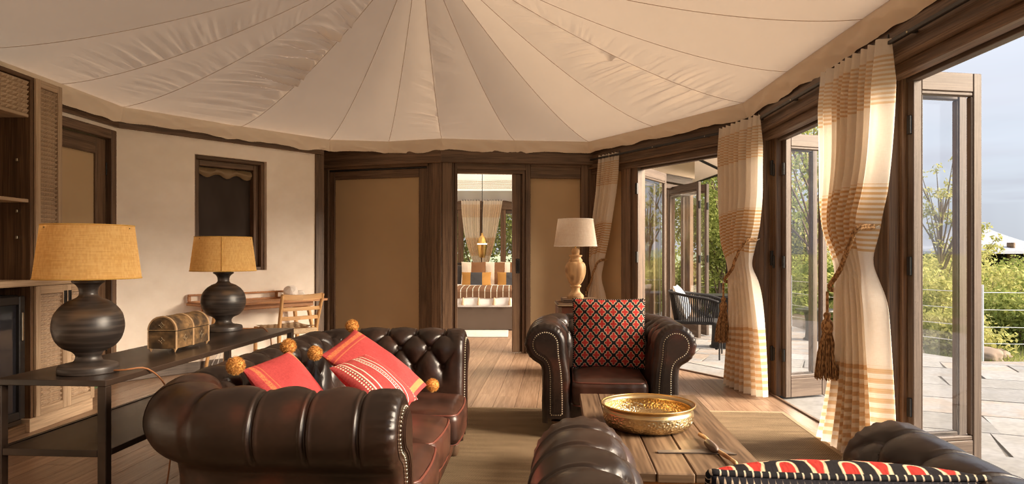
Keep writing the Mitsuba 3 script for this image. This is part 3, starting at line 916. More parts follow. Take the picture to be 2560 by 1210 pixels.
def chesterfield(wi, din, seed):
    """Meshes of arms and back (one padded roll), the two arm fronts, nail heads and buttons, in the seat's own frame (front at y = 0, facing -y)."""
    r = 0.11
    pts = [(-wi, 0.0)] + [(-wi, din - r)]
    pts += [(-wi + r - r * math.cos(t), din - r + r * math.sin(t)) for t in np.linspace(0, PI / 2, 12)[1:]]
    pts += [(wi - r + r * math.sin(t), din - r + r * math.cos(t)) for t in np.linspace(0, PI / 2, 12)]
    pts += [(wi, 0.0)]
    p = np.array(pts)
    d = np.r_[0, np.cumsum(np.linalg.norm(np.diff(p, axis=0), axis=1))]
    # the roll is longer than the seat line at the corners: measure along its crest
    n = 520 if wi > 0.4 else 400
    s = np.linspace(0, d[-1], n)
    base = np.stack([np.interp(s, d, p[:, 0]), np.interp(s, d, p[:, 1])], 1)
    tan = np.stack([np.gradient(base[:, 0]), np.gradient(base[:, 1])], 1)
    tan /= np.linalg.norm(tan, axis=1, keepdims=True)
    for _ in range(14):
        tan[1:-1] = (tan[:-2] + tan[1:-1] + tan[2:]) / 3
    tan /= np.linalg.norm(tan, axis=1, keepdims=True)
    out = np.stack([-tan[:, 1], tan[:, 0]], 1)
    crest = base + out * 0.10
    cs = np.r_[0, np.cumsum(np.linalg.norm(np.diff(crest, axis=0), axis=1))]
    L = cs[-1]
    nb = round(L / 0.163)
    ds = L / nb
    S, Tt = cs[:, None], PT[None, :]
    q = np.clip((T1 - Tt) / DT, 0, NROW - 1)
    a, b = S / ds + 0.5 + q / 2, S / ds + 0.5 - q / 2
    sa, sb = np.abs(np.sin(PI * a)), np.abs(np.sin(PI * b))
    puff = (sa * sb + 1e-9) ** 0.36
    da = np.minimum(np.abs(a - np.round(a)), np.abs(b - np.round(b))) * ds
    above = np.clip((Tt - T1) / 0.16, 0, 1)
    amp = 0.034 * (1 - above) ** 1.5 + 0.0035
    low = np.clip((PT[None, :] - (T1 - DT * (NROW - 1) - 0.10)) / 0.08, 0, 1)
    under = np.clip((TUND - Tt) / 0.06, 0, 1)
    endf = np.clip(np.minimum(S, L - S) / 0.10, 0, 1)
    endf = endf * endf * (3 - 2 * endf)
    h = (puff - 0.75) * amp * low * endf * under
    h += -0.0085 * np.exp(-(da / 0.0055) ** 2) * under * endf * low * np.clip((Tt - T1) / 0.03, 0, 1)
    h += 0.0045 * np.exp(-((da - 0.012) / 0.006) ** 2) * under * endf * np.clip((Tt - T1) / 0.05, 0, 1)
    buttons = []
    for k in range(NROW):
        tk = T1 - k * DT
        j = int(np.argmin(np.abs(PT - tk)))
        for i in range(-2, nb + 3):
            sk = (i + 0.5 + k / 2.0 - (0.5 if False else 0)) * ds
            sk = (i - 0.5 + k / 2) * ds
            if 0.06 < sk < L - 0.06:
                rr2 = (S - sk) ** 2 + (Tt - tk) ** 2
                h += -0.017 * np.exp(-rr2 / 0.016 ** 2)
                ii = int(np.argmin(np.abs(cs - sk)))
                buttons.append((ii, j, k))
    # radial gathers where the leather is pulled over the arm front
    front = np.clip(1 - np.minimum(S, L - S) / 0.05, 0, 1)
    roll = np.clip((Tt - (T1 - 0.10)) / 0.05, 0, 1) * np.clip((TUND + 0.02 - Tt) / 0.05, 0, 1)
    h += 0.0013 * np.sin(Tt * 2 * PI / 0.034 + 2.0 * np.sin(Tt * 31)) * front * roll
    wr_ = meshkit.fbm(np.stack([S * 7 + 0 * Tt + seed, Tt * 7 + 0 * S, 0 * S * Tt], -1), 4, seed) - 0.5
    h += 0.007 * wr_
    U = PROF[None, :, 0] + PNRM[None, :, 0] * h
    Z = PROF[None, :, 1] + PNRM[None, :, 1] * h
    V = np.concatenate([base[:, None, :] + out[:, None, :] * U[..., None], Z[..., None]], -1)
    # rounded ends: the profile shrinks towards its middle as it goes forward
    re, caps = 0.034, []
    for end in (0, -1):
        rows = []
        for ph in np.linspace(0, PI / 2, 9)[1:]:
            ins = re * (1 - math.cos(ph))
            wig = 0.0013 * np.sin(PT * 2 * PI / 0.034 + 2.0 * np.sin(PT * 31)) * roll[0]
            u = PROF[:, 0] + PNRM[:, 0] * (h[end] - ins + wig * math.cos(ph) * 0.7)
            z = PROF[:, 1] + PNRM[:, 1] * (h[end] - ins + wig * math.cos(ph) * 0.7)
            e = base[end] - (tan[end] if end == 0 else -tan[end]) * (re * math.sin(ph))
            rows.append(np.concatenate([e[None] + out[end][None] * u[:, None], z[:, None]], -1))
        caps.append(rows)
    V = np.concatenate([np.array(caps[0][::-1]), V, np.array(caps[1])], 0)
    body = (V.reshape(-1, 3), grid(V))
    closed = sg.Polygon(PROF)
    plate = closed.buffer(-re * 0.9).buffer(0)
    plate = max(getattr(plate, 'geoms', [plate]), key=lambda g: g.area)
    facing = closed.buffer(-0.062)
    facing = max(getattr(facing, 'geoms', [facing]), key=lambda g: g.area).buffer(0.006).buffer(-0.001)
    fronts = []
    for sgn in (-1, 1):
        def mk(poly, th, y0):
            g = extrude(poly, th)
            X = g[0]
            W = np.stack([sgn * (wi + X[:, 0]), y0 - X[:, 2], X[:, 1]], 1)
            return W, g[1]
        back = mk(plate, 0.006, -re + 0.004)
        pane = join(mk(facing, 0.010, -re - 0.001), mk(facing.buffer(-0.006), 0.005, -re - 0.010), mk(facing.buffer(-0.014), 0.003, -re - 0.0145))
        ring = facing.buffer(0.0045).exterior
        nails = []
        k = int(ring.length / 0.0135)
        for i in range(k):
            q = ring.interpolate(i * ring.length / k)
            if q.y > 0.14:
                nails.append((sgn * (wi + q.x), -re - 0.004, q.y))
        ns = trimesh.creation.icosphere(subdivisions=1, radius=0.0052)
        nm = join(*[(np.array(ns.vertices) * [1, 0.8, 1] + c, np.array(ns.faces)) for c in nails])
        fronts.append((back, pane, nm))
    bt = rbox(0.030, 0.030, 0.014, 0.0069, 6)
    bl = []
    off = len(caps[0])
    for ii, j, k in buttons:
        c = V[off + ii, j]
        t1 = V[off + min(ii + 2, n - 1), j] - V[off + max(ii - 2, 0), j]
        nrm = np.array([*(out[ii] * PNRM[j, 0]), PNRM[j, 1]])
        t2 = np.cross(nrm, t1)
        if k < 2 or c[2] > 0.40:
            bl.append(axes(c + nrm * 0.004, t1, t2))
    return body, fronts, bt, bl


def seat_cushion(w, dep, t, seed, crown=0.035):
    V, F = rbox(w, dep, t, 0.042, 26)
    x, y = V[:, 0] / (w / 2), V[:, 1] / (dep / 2)
    top = np.clip(V[:, 2] / (t / 2), -1, 1)
    V[:, 2] += crown * np.clip(1 - x ** 2, 0, 1) ** 0.7 * np.clip(1 - y ** 2, 0, 1) ** 0.7 * np.clip(top, 0, 1)
    fr = np.clip(-y, 0, 1) ** 8
    V[:, 1] -= 0.018 * fr * np.clip(1 - x ** 2, 0, 1)
    nz = meshkit.fbm(np.stack([V[:, 0] * 6 + seed, V[:, 1] * 6, V[:, 2] * 9], -1), 3, seed) - 0.5
    V[:, 2] += 0.012 * nz * np.clip(top, 0, 1)
    V[:, 1] += 0.010 * (meshkit.noise(np.stack([V[:, 0] * 40, V[:, 2] * 6, 0 * x + seed], -1), seed) - 0.5) * fr
    pip = []
    r = 0.042
    hw, hd = w / 2 - 0.012, dep / 2 - 0.012
    ring = np.array([(c[0] * (hw - r) + r * math.cos(a), c[1] * (hd - r) + r * math.sin(a)) for c, a0 in (((1, 1), 0), ((-1, 1), 90), ((-1, -1), 180), ((1, -1), 270)) for a in np.radians(np.linspace(a0, a0 + 90, 8))])
    dense = []
    for i in range(len(ring)):
        q0, q1 = ring[i], ring[(i + 1) % len(ring)]
        m = max(1, int(np.linalg.norm(q1 - q0) / 0.02))
        dense += [q0 + (q1 - q0) * k / m for k in range(m)]
    dense = np.array(dense)
    front = np.clip(-dense[:, 1] / hd, 0, 1) ** 8
    dense[:, 1] -= 0.018 * front * np.clip(1 - (dense[:, 0] / (w / 2)) ** 2, 0, 1)
    for zz in (t / 2 - 0.012, -t / 2 + 0.012):
        pip.append(tube(np.column_stack([dense, np.full(len(dense), zz)]), 0.0055, 8, True)[:2])
    return (V, F), pip


def leather_seat(name, label, cat, wi, M, seed, ncush, group=None, source=None, seat_z=0.365):
    """A whole tufted seat; source: (key of an equal one made before) whose meshes are shared."""
    k = thing(name, label, cat, group)
    din = 0.615
    if source:
        for q in [x for x in scene if x.startswith(source + '__')]:
            k2 = k + q[len(source):]
            used.add(k2)
            scene[k2] = {**scene[q], 'to_world': T((np.asarray(M) @ np.linalg.inv(SEATM[source]) @ np.array(T(scene[q]['to_world']).matrix)).tolist())}
            if q in labels:
                labels[k2] = dict(labels[q])
        SEATM[k] = M
        return k
    SEATM[k] = np.asarray(M)
    body, fronts, bt, bl = chesterfield(wi, din, seed)
    b = put('padded_frame', body, LEATHER, k, smooth=True, M=M)
    first = None
    for X in bl:
        if first is None:
            first = put('button', bt, LEATHER, b, smooth=True, M=M @ X)
        else:
            again(first, 'button', b, M @ X)
    for back, pane, nm in fronts:
        f = put('arm_front', pane, LEATHER, k, smooth=40, M=M)
        put('arm_cap', back, LEATHER, f, M=M)
        put('nail_trim', nm, NAIL, f, smooth=True, M=M, label='row of small brass nail heads', kind='stuff')
    sd = box3(-wi - 0.02, wi + 0.02, 0.02, din + 0.15, 0.10, 0.215, 0.02)
    put('seat_base', sd[:2], LEATHER, k, M=M)
    put('front_rail', xf(rbox(2 * wi + 0.02, 0.05, 0.13, 0.02, 12), tr(0, 0.012, 0.165)), LEATHER, k, smooth=True, M=M)
    cw = (2 * wi - 0.006) / ncush
    for i in range(ncush):
        (cV, cF), pip = seat_cushion(cw - 0.006, din + 0.03, 0.165, seed + i)
        dy = (0.0, 0.018, -0.01)[i % 3] if ncush > 1 else 0
        m2 = M @ tr(-wi + cw * (i + 0.5) + 0.003, (din + 0.03) / 2 - 0.05 + dy, seat_z - 0.0825) @ rz((0.8, -1.6, 1.0)[i % 3] if ncush > 1 else 0)
        c = put('seat_cushion', (cV, cF), LEATHER_SEAT, k, smooth=True, M=m2)
        for g in pip:
            put('piping', g, PIPING, c, smooth=True, M=m2)
    ft = lathe(smooth_prof([(0.001, 0), (0.022, 0.0), (0.034, 0.03), (0.036, 0.06), (0.025, 0.085), (0.03, 0.105), (0.001, 0.105)], 20), 20)[:2]
    ff = None
    for x, y in ((-wi - 0.09, 0.03), (wi + 0.09, 0.03), (-wi - 0.09, din + 0.1), (wi + 0.09, din + 0.1)):
        ff = put('foot', ft, WOOD, k, smooth=True, M=M @ tr(x, y, 0)) if ff is None else again(ff, 'foot', k, M @ tr(x, y, 0)) or ff
    return k


SEATM = {}
ARM1 = tr(0.600, 4.19, RUGZ) @ rz(-4.5)
ch1 = leather_seat('armchair', 'brown button-tufted leather armchair facing the viewer, with a red and black cushion', 'armchair', 0.24, ARM1, 3, 1)
ARM2 = tr(0.575, 1.765, RUGZ) @ rz(180 - 4.0)
ch2 = leather_seat('armchair', 'brown tufted leather armchair in the foreground with its back to the viewer', 'armchair', 0.24, ARM2, 3, 1, source=ch1)
SOFA = tr(-0.338, 3.04, RUGZ) @ rz(90 - 2.4)
sofa = leather_seat('sofa', 'long dark brown button-tufted leather sofa with red cushions and brass nails', 'sofa', 0.735, SOFA, 8, 3)

# ------------------------------------------------------------------ cushions
QC, qe = pillow(0.475, 0.455, 0.17, pinch=0.03, puff=0.42)


def quat_cushion(M, label):
    k = thing('quatrefoil_cushion', label, 'cushion')
    put('cover', QC, QUAT, k, smooth=True, M=M)
    ring = spline(qe[::3], 240, True)
    put('piping', tube(ring, 0.0058, 7, True), DOTTED, k, smooth=True, M=M, label='black piping with cream dots')
    return k


def upright(c, yaw, lean, roll=0):
    """A cushion standing on edge: its face turned to -y of the yawed frame, leaning back by lean degrees."""
    a, l, rl = math.radians(yaw), math.radians(lean), math.radians(roll)
    ex = np.array([math.cos(a), math.sin(a), 0])
    back = np.array([-math.sin(a), math.cos(a), 0])
    up = np.array([0, 0, 1]) * math.cos(l) + back * math.sin(l)
    ex2 = ex * math.cos(rl) + up * math.sin(rl)
    up2 = up * math.cos(rl) - ex * math.sin(rl)
    return axes(c, ex2, up2)


quat_cushion(upright((0.645, 4.545, 0.625), -5, 9), 'square black cushion with red quatrefoils, upright in the far armchair')
M2 = upright((0.655, 1.45, 0.540), 176, 36) @ np.diag([1.10, 1.0, 1.3, 1.0])
_uv = QC[2].copy()
_uv[_uv[:, 0] < 1.5] *= [0.68, 0.68]
_qc, QC = QC, (QC[0], QC[1], _uv)
quat_cushion(M2, 'red and black cushion with striped back, at the bottom edge in the near armchair')
QC = _qc


def wool_cushion(A, B, Cc, t, material, label, poms, seed):
    """Corners in space: A-B is the short side, A-C the long one."""
    A, B, Cc = map(np.asarray, (A, B, Cc))
    ex, ey = Cc - A, B - A
    w, h = np.linalg.norm(ex), np.linalg.norm(ey)
    g, e = pillow(w, h, t, pinch=0.035, puff=0.5)
    o = A + ex / 2 + ey / 2
    M = axes(o, ex, ey)
    if M[2, 2] < 0:
        M[:3, 2] *= -1
        g = xf(g, np.diag([1, 1, -1.0, 1]))
    k = thing('cushion' if material == KILIM else 'pompom_cushion', label, 'cushion')
    V = g[0].copy()
    V[:, 2] += 0.02 * (meshkit.fbm(np.stack([V[:, 0] * 5 + seed, V[:, 1] * 5, 0 * V[:, 0]], -1), 3, seed) - 0.5)
    put('cover', (V, g[1], g[2]), material, k, smooth=True, M=M)
    for i, (x, y, dz) in enumerate(poms):
        c = (M @ np.array([x * (w / 2 + 0.022), y * (h / 2 + 0.022), dz, 1]))[:3]
        put('pompom', pompom(0.034, seed * 10 + i), POM, k, M=tr(*c), label='fluffy ochre wool pompom')
    return k


wool_cushion((-0.788, 3.404, 0.773), (-0.853, 3.05, 0.703), (-0.419, 3.39, 0.505), 0.14, WOOL, 'large red wool cushion with ochre pompoms lying against the sofa back in the middle', [(-1, -1, 0.0), (-1, 1, 0.0), (1, -1, 0.0)], 1)
_L, _T, _D = np.array([-0.985, 2.505, 0.730]), np.array([-0.93, 2.855, 0.745]), np.array([0.62, -0.10, -0.78])
wool_cushion(_L, _L + _D * 0.37, _T, 0.13, WOOL, 'red wool cushion with ochre pompoms nearest the viewer, half hidden by the sofa arm', [(-1, -1, 0.0), (1, -1, 0.0)], 2)
wool_cushion((-0.645, 3.01, 0.715), (-0.735, 2.755, 0.690), (-0.405, 2.935, 0.53), 0.12, KILIM, 'small red and cream woven cushion with no pompoms, in front of the large red one', [], 3)

# ------------------------------------------------------------------ coffee table, bowl, adze
TZ = 0.40
tA, tB, tCc = np.array([0.355, 3.668]), np.array([0.978, 3.668]), np.array([0.887, 2.34])
tc = (tA + tCc) / 2
tM = axes((0.625, 3.0, RUGZ), (RX[0], RX[1], 0), (RD[0], RD[1], 0), (0, 0, 1))
ct = thing('coffee_table', 'low rustic plank coffee table with worn top, standing on the jute rug', 'table')
tw, tl, th = 0.615, 1.33, TZ - RUGZ
xs = [-tw / 2, -tw / 2 + 0.10, -tw / 2 + 0.225, -tw / 2 + 0.355, -tw / 2 + 0.485, tw / 2]
for i in range(5):
    put('top_plank', xf(box3(xs[i] + 0.0008, xs[i + 1] - 0.0008, -tl / 2 + (0.004 if i % 2 else 0), tl / 2, th - 0.035, th - 0.0006 * (i % 3), 0.004, 1), tM), RUSTIC, ct)
put('apron', xf(box3(-tw / 2 + 0.03, tw / 2 - 0.03, -tl / 2 + 0.03, -tl / 2 + 0.055, th - 0.15, th - 0.036, 0.004), tM), princ('m_apron_wood', (0.33, 0.135, 0.03), 0.45, 0.4), ct, label='orange-brown apron board')
put('apron', xf(box3(-tw / 2 + 0.03, tw / 2 - 0.03, tl / 2 - 0.055, tl / 2 - 0.03, th - 0.15, th - 0.036, 0.004), tM), RUSTIC, ct)
put('apron', xf(box3(-tw / 2 + 0.03, -tw / 2 + 0.055, -tl / 2 + 0.06, tl / 2 - 0.06, th - 0.15, th - 0.036, 0.004), tM), RUSTIC, ct)
put('apron', xf(box3(tw / 2 - 0.055, tw / 2 - 0.03, -tl / 2 + 0.06, tl / 2 - 0.06, th - 0.15, th - 0.036, 0.004), tM), RUSTIC, ct)
for sx in (-1, 1):
    for sy in (-1, 1):
        x, y = sx * (tw / 2 - 0.06), sy * (tl / 2 - 0.06)
        put('leg', xf(box3(x - 0.035, x + 0.035, y - 0.035, y + 0.035, 0, th - 0.036, 0.005), tM), RUSTIC, ct)
BR_ = 0.200
bp = smooth_prof([(0.001, 0.003), (0.09, 0.003), (0.150, 0.004), (0.176, 0.016), (0.192, 0.045), (0.193, 0.072), (0.186, 0.088), (0.196, 0.098), (0.2005, 0.1025)], 60)
bi = smooth_prof([(0.2005, 0.1025), (0.196, 0.1035), (0.181, 0.088), (0.187, 0.070), (0.186, 0.045), (0.170, 0.020), (0.148, 0.010), (0.08, 0.009), (0.001, 0.009)], 60)
bw = thing('brass_bowl', 'wide hammered brass bowl with engraved scrolls on the coffee table', 'bowl')
bM = tr(0.590, 2.965, TZ)


def engraved(prof, lo, hi, amp, seed, sgn=1):
    """The lathed wall with a chased band of scrolls and leaves between the shares lo and hi of its profile."""
    V, F, UV = lathe(prof, 420)
    g = np.random.default_rng(seed)
    n, rows = 30, 3
    pts = np.array([((i + 0.5 * (j % 2) + g.uniform(-.18, .18)) / n, lo + (hi - lo) * (j + 0.5 + g.uniform(-.2, .2)) / rows) for i in range(-1, n + 1) for j in range(rows)])
    sc = np.array([2 * PI * 0.19, 0.32])
    q = UV * sc
    from scipy.spatial import cKDTree
    d, ix = cKDTree(pts * sc).query(q, 2)
    ang = np.arctan2(q[:, 1] - (pts * sc)[ix[:, 0], 1], q[:, 0] - (pts * sc)[ix[:, 0], 0])
    h = np.cos(d[:, 0] * 330 + ang * 2 + ix[:, 0]) * 0.6 + 0.7 * np.cos(ang * 5 + ix[:, 0]) * np.exp(-((d[:, 0] - 0.010) / 0.005) ** 2) - 1.2 * np.exp(-((d[:, 1] - d[:, 0]) / 0.0016) ** 2)
    band = np.clip((UV[:, 1] - lo) / 0.02, 0, 1) * np.clip((hi - UV[:, 1]) / 0.02, 0, 1)
    rad = V[:, :2] / np.maximum(np.linalg.norm(V[:, :2], axis=1, keepdims=True), 1e-6)
    V = V.copy()
    V[:, :2] += rad * (sgn * amp * h * band)[:, None]
    return V, F


put('outside', engraved(smooth_prof(bp, 150), 0.56, 0.86, 0.0013, 1), BRASS, bw, smooth=True, M=bM)
put('inside', engraved(smooth_prof(bi, 150), 0.10, 0.42, 0.0013, 2, -1), BRASS, bw, smooth=True, M=bM)
put('rim', tube(np.column_stack([0.1995 * np.cos(np.linspace(0, 2 * PI, 90, False)), 0.1995 * np.sin(np.linspace(0, 2 * PI, 90, False)), np.full(90, 0.1035)]), 0.0040, 8, True)[:2], BRASS_PLAIN, bw, smooth=True, M=bM)

ad = thing('adze', 'old adze, flat dark iron blade crossing a pale knobbed wooden handle, on the coffee table', 'tool')
h0, h1 = np.array([0.765, 2.785, TZ + 0.016]), np.array([0.785, 2.40, TZ + 0.014])
hp = np.array([h0 + (h1 - h0) * t + np.array([0.004 * math.sin(t * 9), 0, 0.002 * math.sin(t * 7)]) for t in np.linspace(0, 1, 30)])
put('handle', tube(hp, 0.0075 + 0.001 * np.sin(np.linspace(0, 20, 30)), 10)[:2], LAMPW, ad, smooth=True)
kn = np.array([h0 + (h1 - h0) * t + np.array([-0.013, 0, 0.004]) for t in np.linspace(0.30, 0.62, 16)])
put('iron_socket', tube(kn, 0.0165 * np.sqrt(np.clip(1 - np.linspace(-1, 1, 16) ** 4, 0.15, 1)), 12)[:2], princ('m_socket_iron', (0.09, 0.060, 0.045), 0.45, 0.5), ad, smooth=True)
blade = sg.Polygon([(0.548, 2.578), (0.552, 2.597), (0.70, 2.607), (0.80, 2.630), (0.838, 2.545), (0.80, 2.555), (0.70, 2.567), (0.552, 2.572)])
g = extrude(blade, 0.004, TZ + 0.0015)
put('blade', g, princ('m_blade_iron', (0.10, 0.080, 0.066), 0.45, 0.5), ad)

# ------------------------------------------------------------------ console table with two lamps and a chest
CZ = 0.70
co = thing('console_table', 'long narrow dark metal console table with a lower shelf, behind the sofa', 'table')
cM = axes((-1.448, 2.434, 0), (RX[0] * 0.9997, RX[1], 0), (math.sin(math.radians(1.6)), math.cos(math.radians(1.6)), 0), (0, 0, 1))
cL, cW = 1.735, 0.425
put('top', xf(box3(-cW, 0, 0, cL, CZ - 0.022, CZ, 0.002)[:2], cM), CONSOLE, co)
put('shelf', xf(box3(-cW + 0.02, -0.02, 0.02, cL - 0.02, 0.435, 0.447, 0.001)[:2], cM), CONSOLE, co)
for y in (0.016, cL - 0.016):
    for x in (-cW + 0.016, -0.016):
        put('leg', xf(box3(x - 0.016, x + 0.016, y - 0.016, y + 0.016, 0, CZ - 0.0225, 0.002)[:2], cM), CONSOLE, co)
for x in (-cW + 0.012, -0.012):
    put('shelf_rail', xf(box3(x - 0.011, x + 0.011, 0.033, cL - 0.033, 0.425, 0.450, 0.002)[:2], cM), CONSOLE, co)
for y in (0.012, cL - 0.012):
    put('shelf_rail', xf(box3(-cW + 0.033, -0.033, y - 0.011, y + 0.011, 0.425, 0.450, 0.002)[:2], cM), CONSOLE, co)

LBASE = smooth_prof([(0.001, 0), (0.100, 0.0), (0.104, 0.006), (0.103, 0.024), (0.098, 0.031), (0.072, 0.036), (0.048, 0.046), (0.043, 0.062), (0.052, 0.078), (0.088, 0.098), (0.114, 0.135), (0.122, 0.175),
                     (0.117, 0.213), (0.098, 0.247), (0.066, 0.274), (0.038, 0.287), (0.031, 0.300), (0.033, 0.318), (0.046, 0.338), (0.056, 0.345), (0.056, 0.350), (0.02, 0.352), (0.001, 0.352)], 110)


def shade_mesh(r0, r1, h, n=72, th=0.0018):
    o = lathe([(r0, 0), (r1, h)], n)
    i = lathe([(r1 - th, h), (r0 - th, 0)], n)
    return o


def round_lamp(M, label, turn):
    k = thing('table_lamp', label, 'lamp')
    put('base', lathe(LBASE, 64), LAMPB, k, smooth=35, M=M) if False else put('base', lathe(LBASE, 64)[:2], LAMPB, k, smooth=35, M=M)
    put('socket', lathe(smooth_prof([(0.013, 0.350), (0.013, 0.40), (0.018, 0.402), (0.018, 0.455), (0.001, 0.457)], 14), 20)[:2], BRASS_PLAIN, k, smooth=35, M=M)
    sM = M @ tr(0, 0, 0.357) @ rz(turn)
    s = put('shade', shade_mesh(0.180, 0.155, 0.205), SHADE, k, smooth=True, M=sM)
    for r, z in ((0.180, 0.002), (0.155, 0.203)):
        a = np.linspace(0, 2 * PI, 72, False)
        put('trim_band', tube(np.column_stack([r * np.cos(a), r * np.sin(a), np.full(72, z)]), 0.0025, 6, True)[:2], princ('m_shade_trim', (0.52, 0.30, 0.085), 0.8, 0.1) if 'm_shade_trim' not in scene else 'm_shade_trim', s, smooth=True, M=sM)
    sp = np.array([[0.1685 + 0.0125 - 0.025 * t + 0.0012, 0, 0.205 * t] for t in np.linspace(0.01, 0.99, 8)])
    put('seam', tube(sp, 0.0022, 5)[:2], 'm_shade_trim', s, smooth=True, M=sM)
    for a in (0, 2.1, 4.2):
        put('shade_carrier', tube(np.array([[0.012 * math.cos(a), 0.012 * math.sin(a), 0.40], [0.158 * math.cos(a), 0.158 * math.sin(a), 0.55]]), 0.0018, 5)[:2], BLACK, k, smooth=True, M=M)
    return k


l1 = (-1.620, 2.612, CZ)
l2 = (-1.705, 4.035, CZ)
tl1 = round_lamp(tr(*l1), 'round-bodied dark wooden lamp with ochre shade at the near end of the console', 100)
tl2 = round_lamp(tr(*l2) @ np.diag([1.02, 1.02, 0.985, 1]), 'round-bodied dark wooden lamp with ochre shade at the far end, before the window', -70)
put('power_cord', tube(spline([(l1[0] + 0.098, l1[1] - 0.01, CZ + 0.008), (l1[0] + 0.15, l1[1] - 0.002, CZ + 0.010), (-1.435, 2.66, CZ + 0.008), (-1.412, 2.70, CZ - 0.02), (-1.398, 2.745, CZ - 0.07), (-1.392, 2.775, 0.56), (-1.375, 2.76, 0.42), (-1.33, 2.55, 0.10), (-1.19, 2.12, 0.045)], 60), 0.0033, 6)[:2], CABLE, tl1, smooth=True)
put('cord_switch', xf(rbox(0.024, 0.06, 0.020, 0.0095, 8), axes((-1.185, 2.085, 0.035), (0.95, -0.3, 0), (0.3, 0.95, 0.1))), BLACK, tl1, smooth=True)
put('power_cord', tube(spline([(l2[0] + 0.098, l2[1] + 0.03, CZ + 0.008), (l2[0] + 0.20, l2[1] + 0.045, CZ + 0.010), (-1.445, 4.0, CZ + 0.010), (-1.405, 3.96, CZ - 0.02), (-1.385, 3.93, CZ - 0.09), (-1.375, 3.92, 0.45), (-1.37, 3.92, 0.06)], 50), 0.0033, 6)[:2], CABLE, tl2, smooth=True)
cb = thing('white_cable', 'thin white cables against the plaster wall under the desk', 'cable')
for i in range(3):
    q = spline([(-2.915 + 0.02 * i, 6.80, 0.32), (-2.925 + 0.03 * i, 6.79, 0.17), (-2.975 + 0.06 * i, 6.76, 0.03), (-2.86 + 0.05 * i, 6.70, 0.006)], 24)
    put('strand', tube(q, 0.003, 5)[:2], WIRE, cb, smooth=True)

# domed chest
cx, cy = -1.600, 3.29
chM = axes((cx, cy, CZ), (math.cos(math.radians(-3)), math.sin(math.radians(-3)), 0), (math.sin(math.radians(3)), math.cos(math.radians(3)), 0), (0, 0, 1))
cw2, cl2 = 0.066, 0.155
cst = thing('chest', 'small domed wooden chest with worn brass corners on the console between the lamps', 'chest')
put('body', xf(box3(-cw2, cw2, -cl2, cl2, 0.016, 0.096, 0.002)[:2], chM), CHEST, cst)
arc = [(-cw2, 0.0)] + [(cw2 * -math.cos(t), 0.066 * math.sin(t)) for t in np.linspace(0, PI, 20)[1:-1]] + [(cw2, 0.0)]


def along_y(poly, y0, y1, z0):
    g = extrude(poly, y1 - y0)
    V = g[0]
    return np.stack([V[:, 0], y0 + V[:, 2], z0 + V[:, 1]], 1), g[1]


put('domed_lid', xf(along_y(sg.Polygon(arc), -cl2, cl2, 0.0985), chM), CHEST, cst, smooth=40)
arco = sg.Polygon(arc).buffer(0.0022).difference(sg.Polygon(arc).buffer(-0.004)).intersection(sg.box(-1, 0.001, 1, 1))
for y0 in (-cl2 - 0.001, -0.006, cl2 - 0.013):
    put('lid_strap', xf(along_y(arco, y0, y0 + 0.014, 0.0985), chM), CHESTG, cst)
for sx in (-1, 1):
    for y0 in (-cl2 - 0.001, -0.005, cl2 - 0.012):
        put('corner_strap', xf(box3(sx * cw2 - 0.003 if sx > 0 else -cw2 - 0.002, sx * cw2 + 0.002 if sx > 0 else -cw2 + 0.003, y0, y0 + 0.012, 0.014, 0.096, 0.001)[:2], chM), CHESTG, cst)
for sx in (-1, 1):
    for sy in (-1, 1):
        put('foot', xf(tm(trimesh.creation.cone(0.012, 0.02)), chM @ tr(sx * (cw2 - 0.009), sy * (cl2 - 0.010), 0.0182) @ np.diag([1, 1, -1.0, 1]) @ tr(0, 0, 0)), CHESTG, cst)


def diamond(c, ux, uy, s):
    out = []
    cs = [c + uy * s, c + ux * s, c - uy * s, c - ux * s]
    for i in range(4):
        out.append(tube(np.array([cs[i], cs[(i + 1) % 4]]), 0.0013, 4)[:2])
    for a, b in ((0, 1.25), (0, -1.25), (1.25, 0), (-1.25, 0), (0, 0)):
        out.append(xf(tm(trimesh.creation.icosphere(subdivisions=1, radius=0.0022)), tr(*(c + ux * a * s + uy * b * s))))
    return join(*out)


ex_, ey_, ez_ = np.eye(3)
for z in (0.055, 0.125):
    put('brass_rosette', xf(diamond(np.array([0, -cl2 - 0.0012, z]), ex_, ez_, 0.0105), chM), NAIL, cst)
for y in (-0.075, 0.075):
    put('brass_rosette', xf(diamond(np.array([cw2 + 0.0012, y, 0.058]), ey_, ez_, 0.013), chM), NAIL, cst)
put('lid_joint', xf(box3(-cw2 + 0.001, cw2 - 0.001, -cl2 + 0.001, cl2 - 0.001, 0.0955, 0.099, 0.0005)[:2], chM), DARKGAP, cst)
# ------------------------------------------------------------------ carved cabinet and fridge by the left wall
cab = thing('cabinet', 'tall built-in wooden cabinet with woven-look carved doors at the left edge', 'cabinet')
FX = -3.110          # its front plane; the carcass runs back to the wall


def xbox(x0, x1, y0, y1, z0, z1, b=0.003, grain=None):
    return box3(x0, x1, y0, y1, z0, z1, b, grain)


def carved(y0, y1, z0, z1, x, ny, nz, depth=0.012):
    """A panel carved into rows of little facets: each cell a wedge that turns the other way from its neighbour."""
    V, F = [], []
    dy, dz = (y1 - y0) / ny, (z1 - z0) / nz
    for i in range(ny):
        for j in range(nz):
            a, b, c, d = y0 + i * dy, y0 + (i + 1) * dy, z0 + j * dz, z0 + (j + 1) * dz
            k = len(V)
            m = (c + d) / 2
            px = (a + b) / 2 + dy * 0.30
            V += [(x, a, c), (x, b, c), (x, b, d), (x, a, d), (x + depth, px, m + dz * 0.18)]
            F += [(k, k + 1, k + 4), (k + 1, k + 2, k + 4), (k + 2, k + 3, k + 4), (k + 3, k, k + 4)]
    return soup_uv(np.array(V, float), np.array(F), 2)


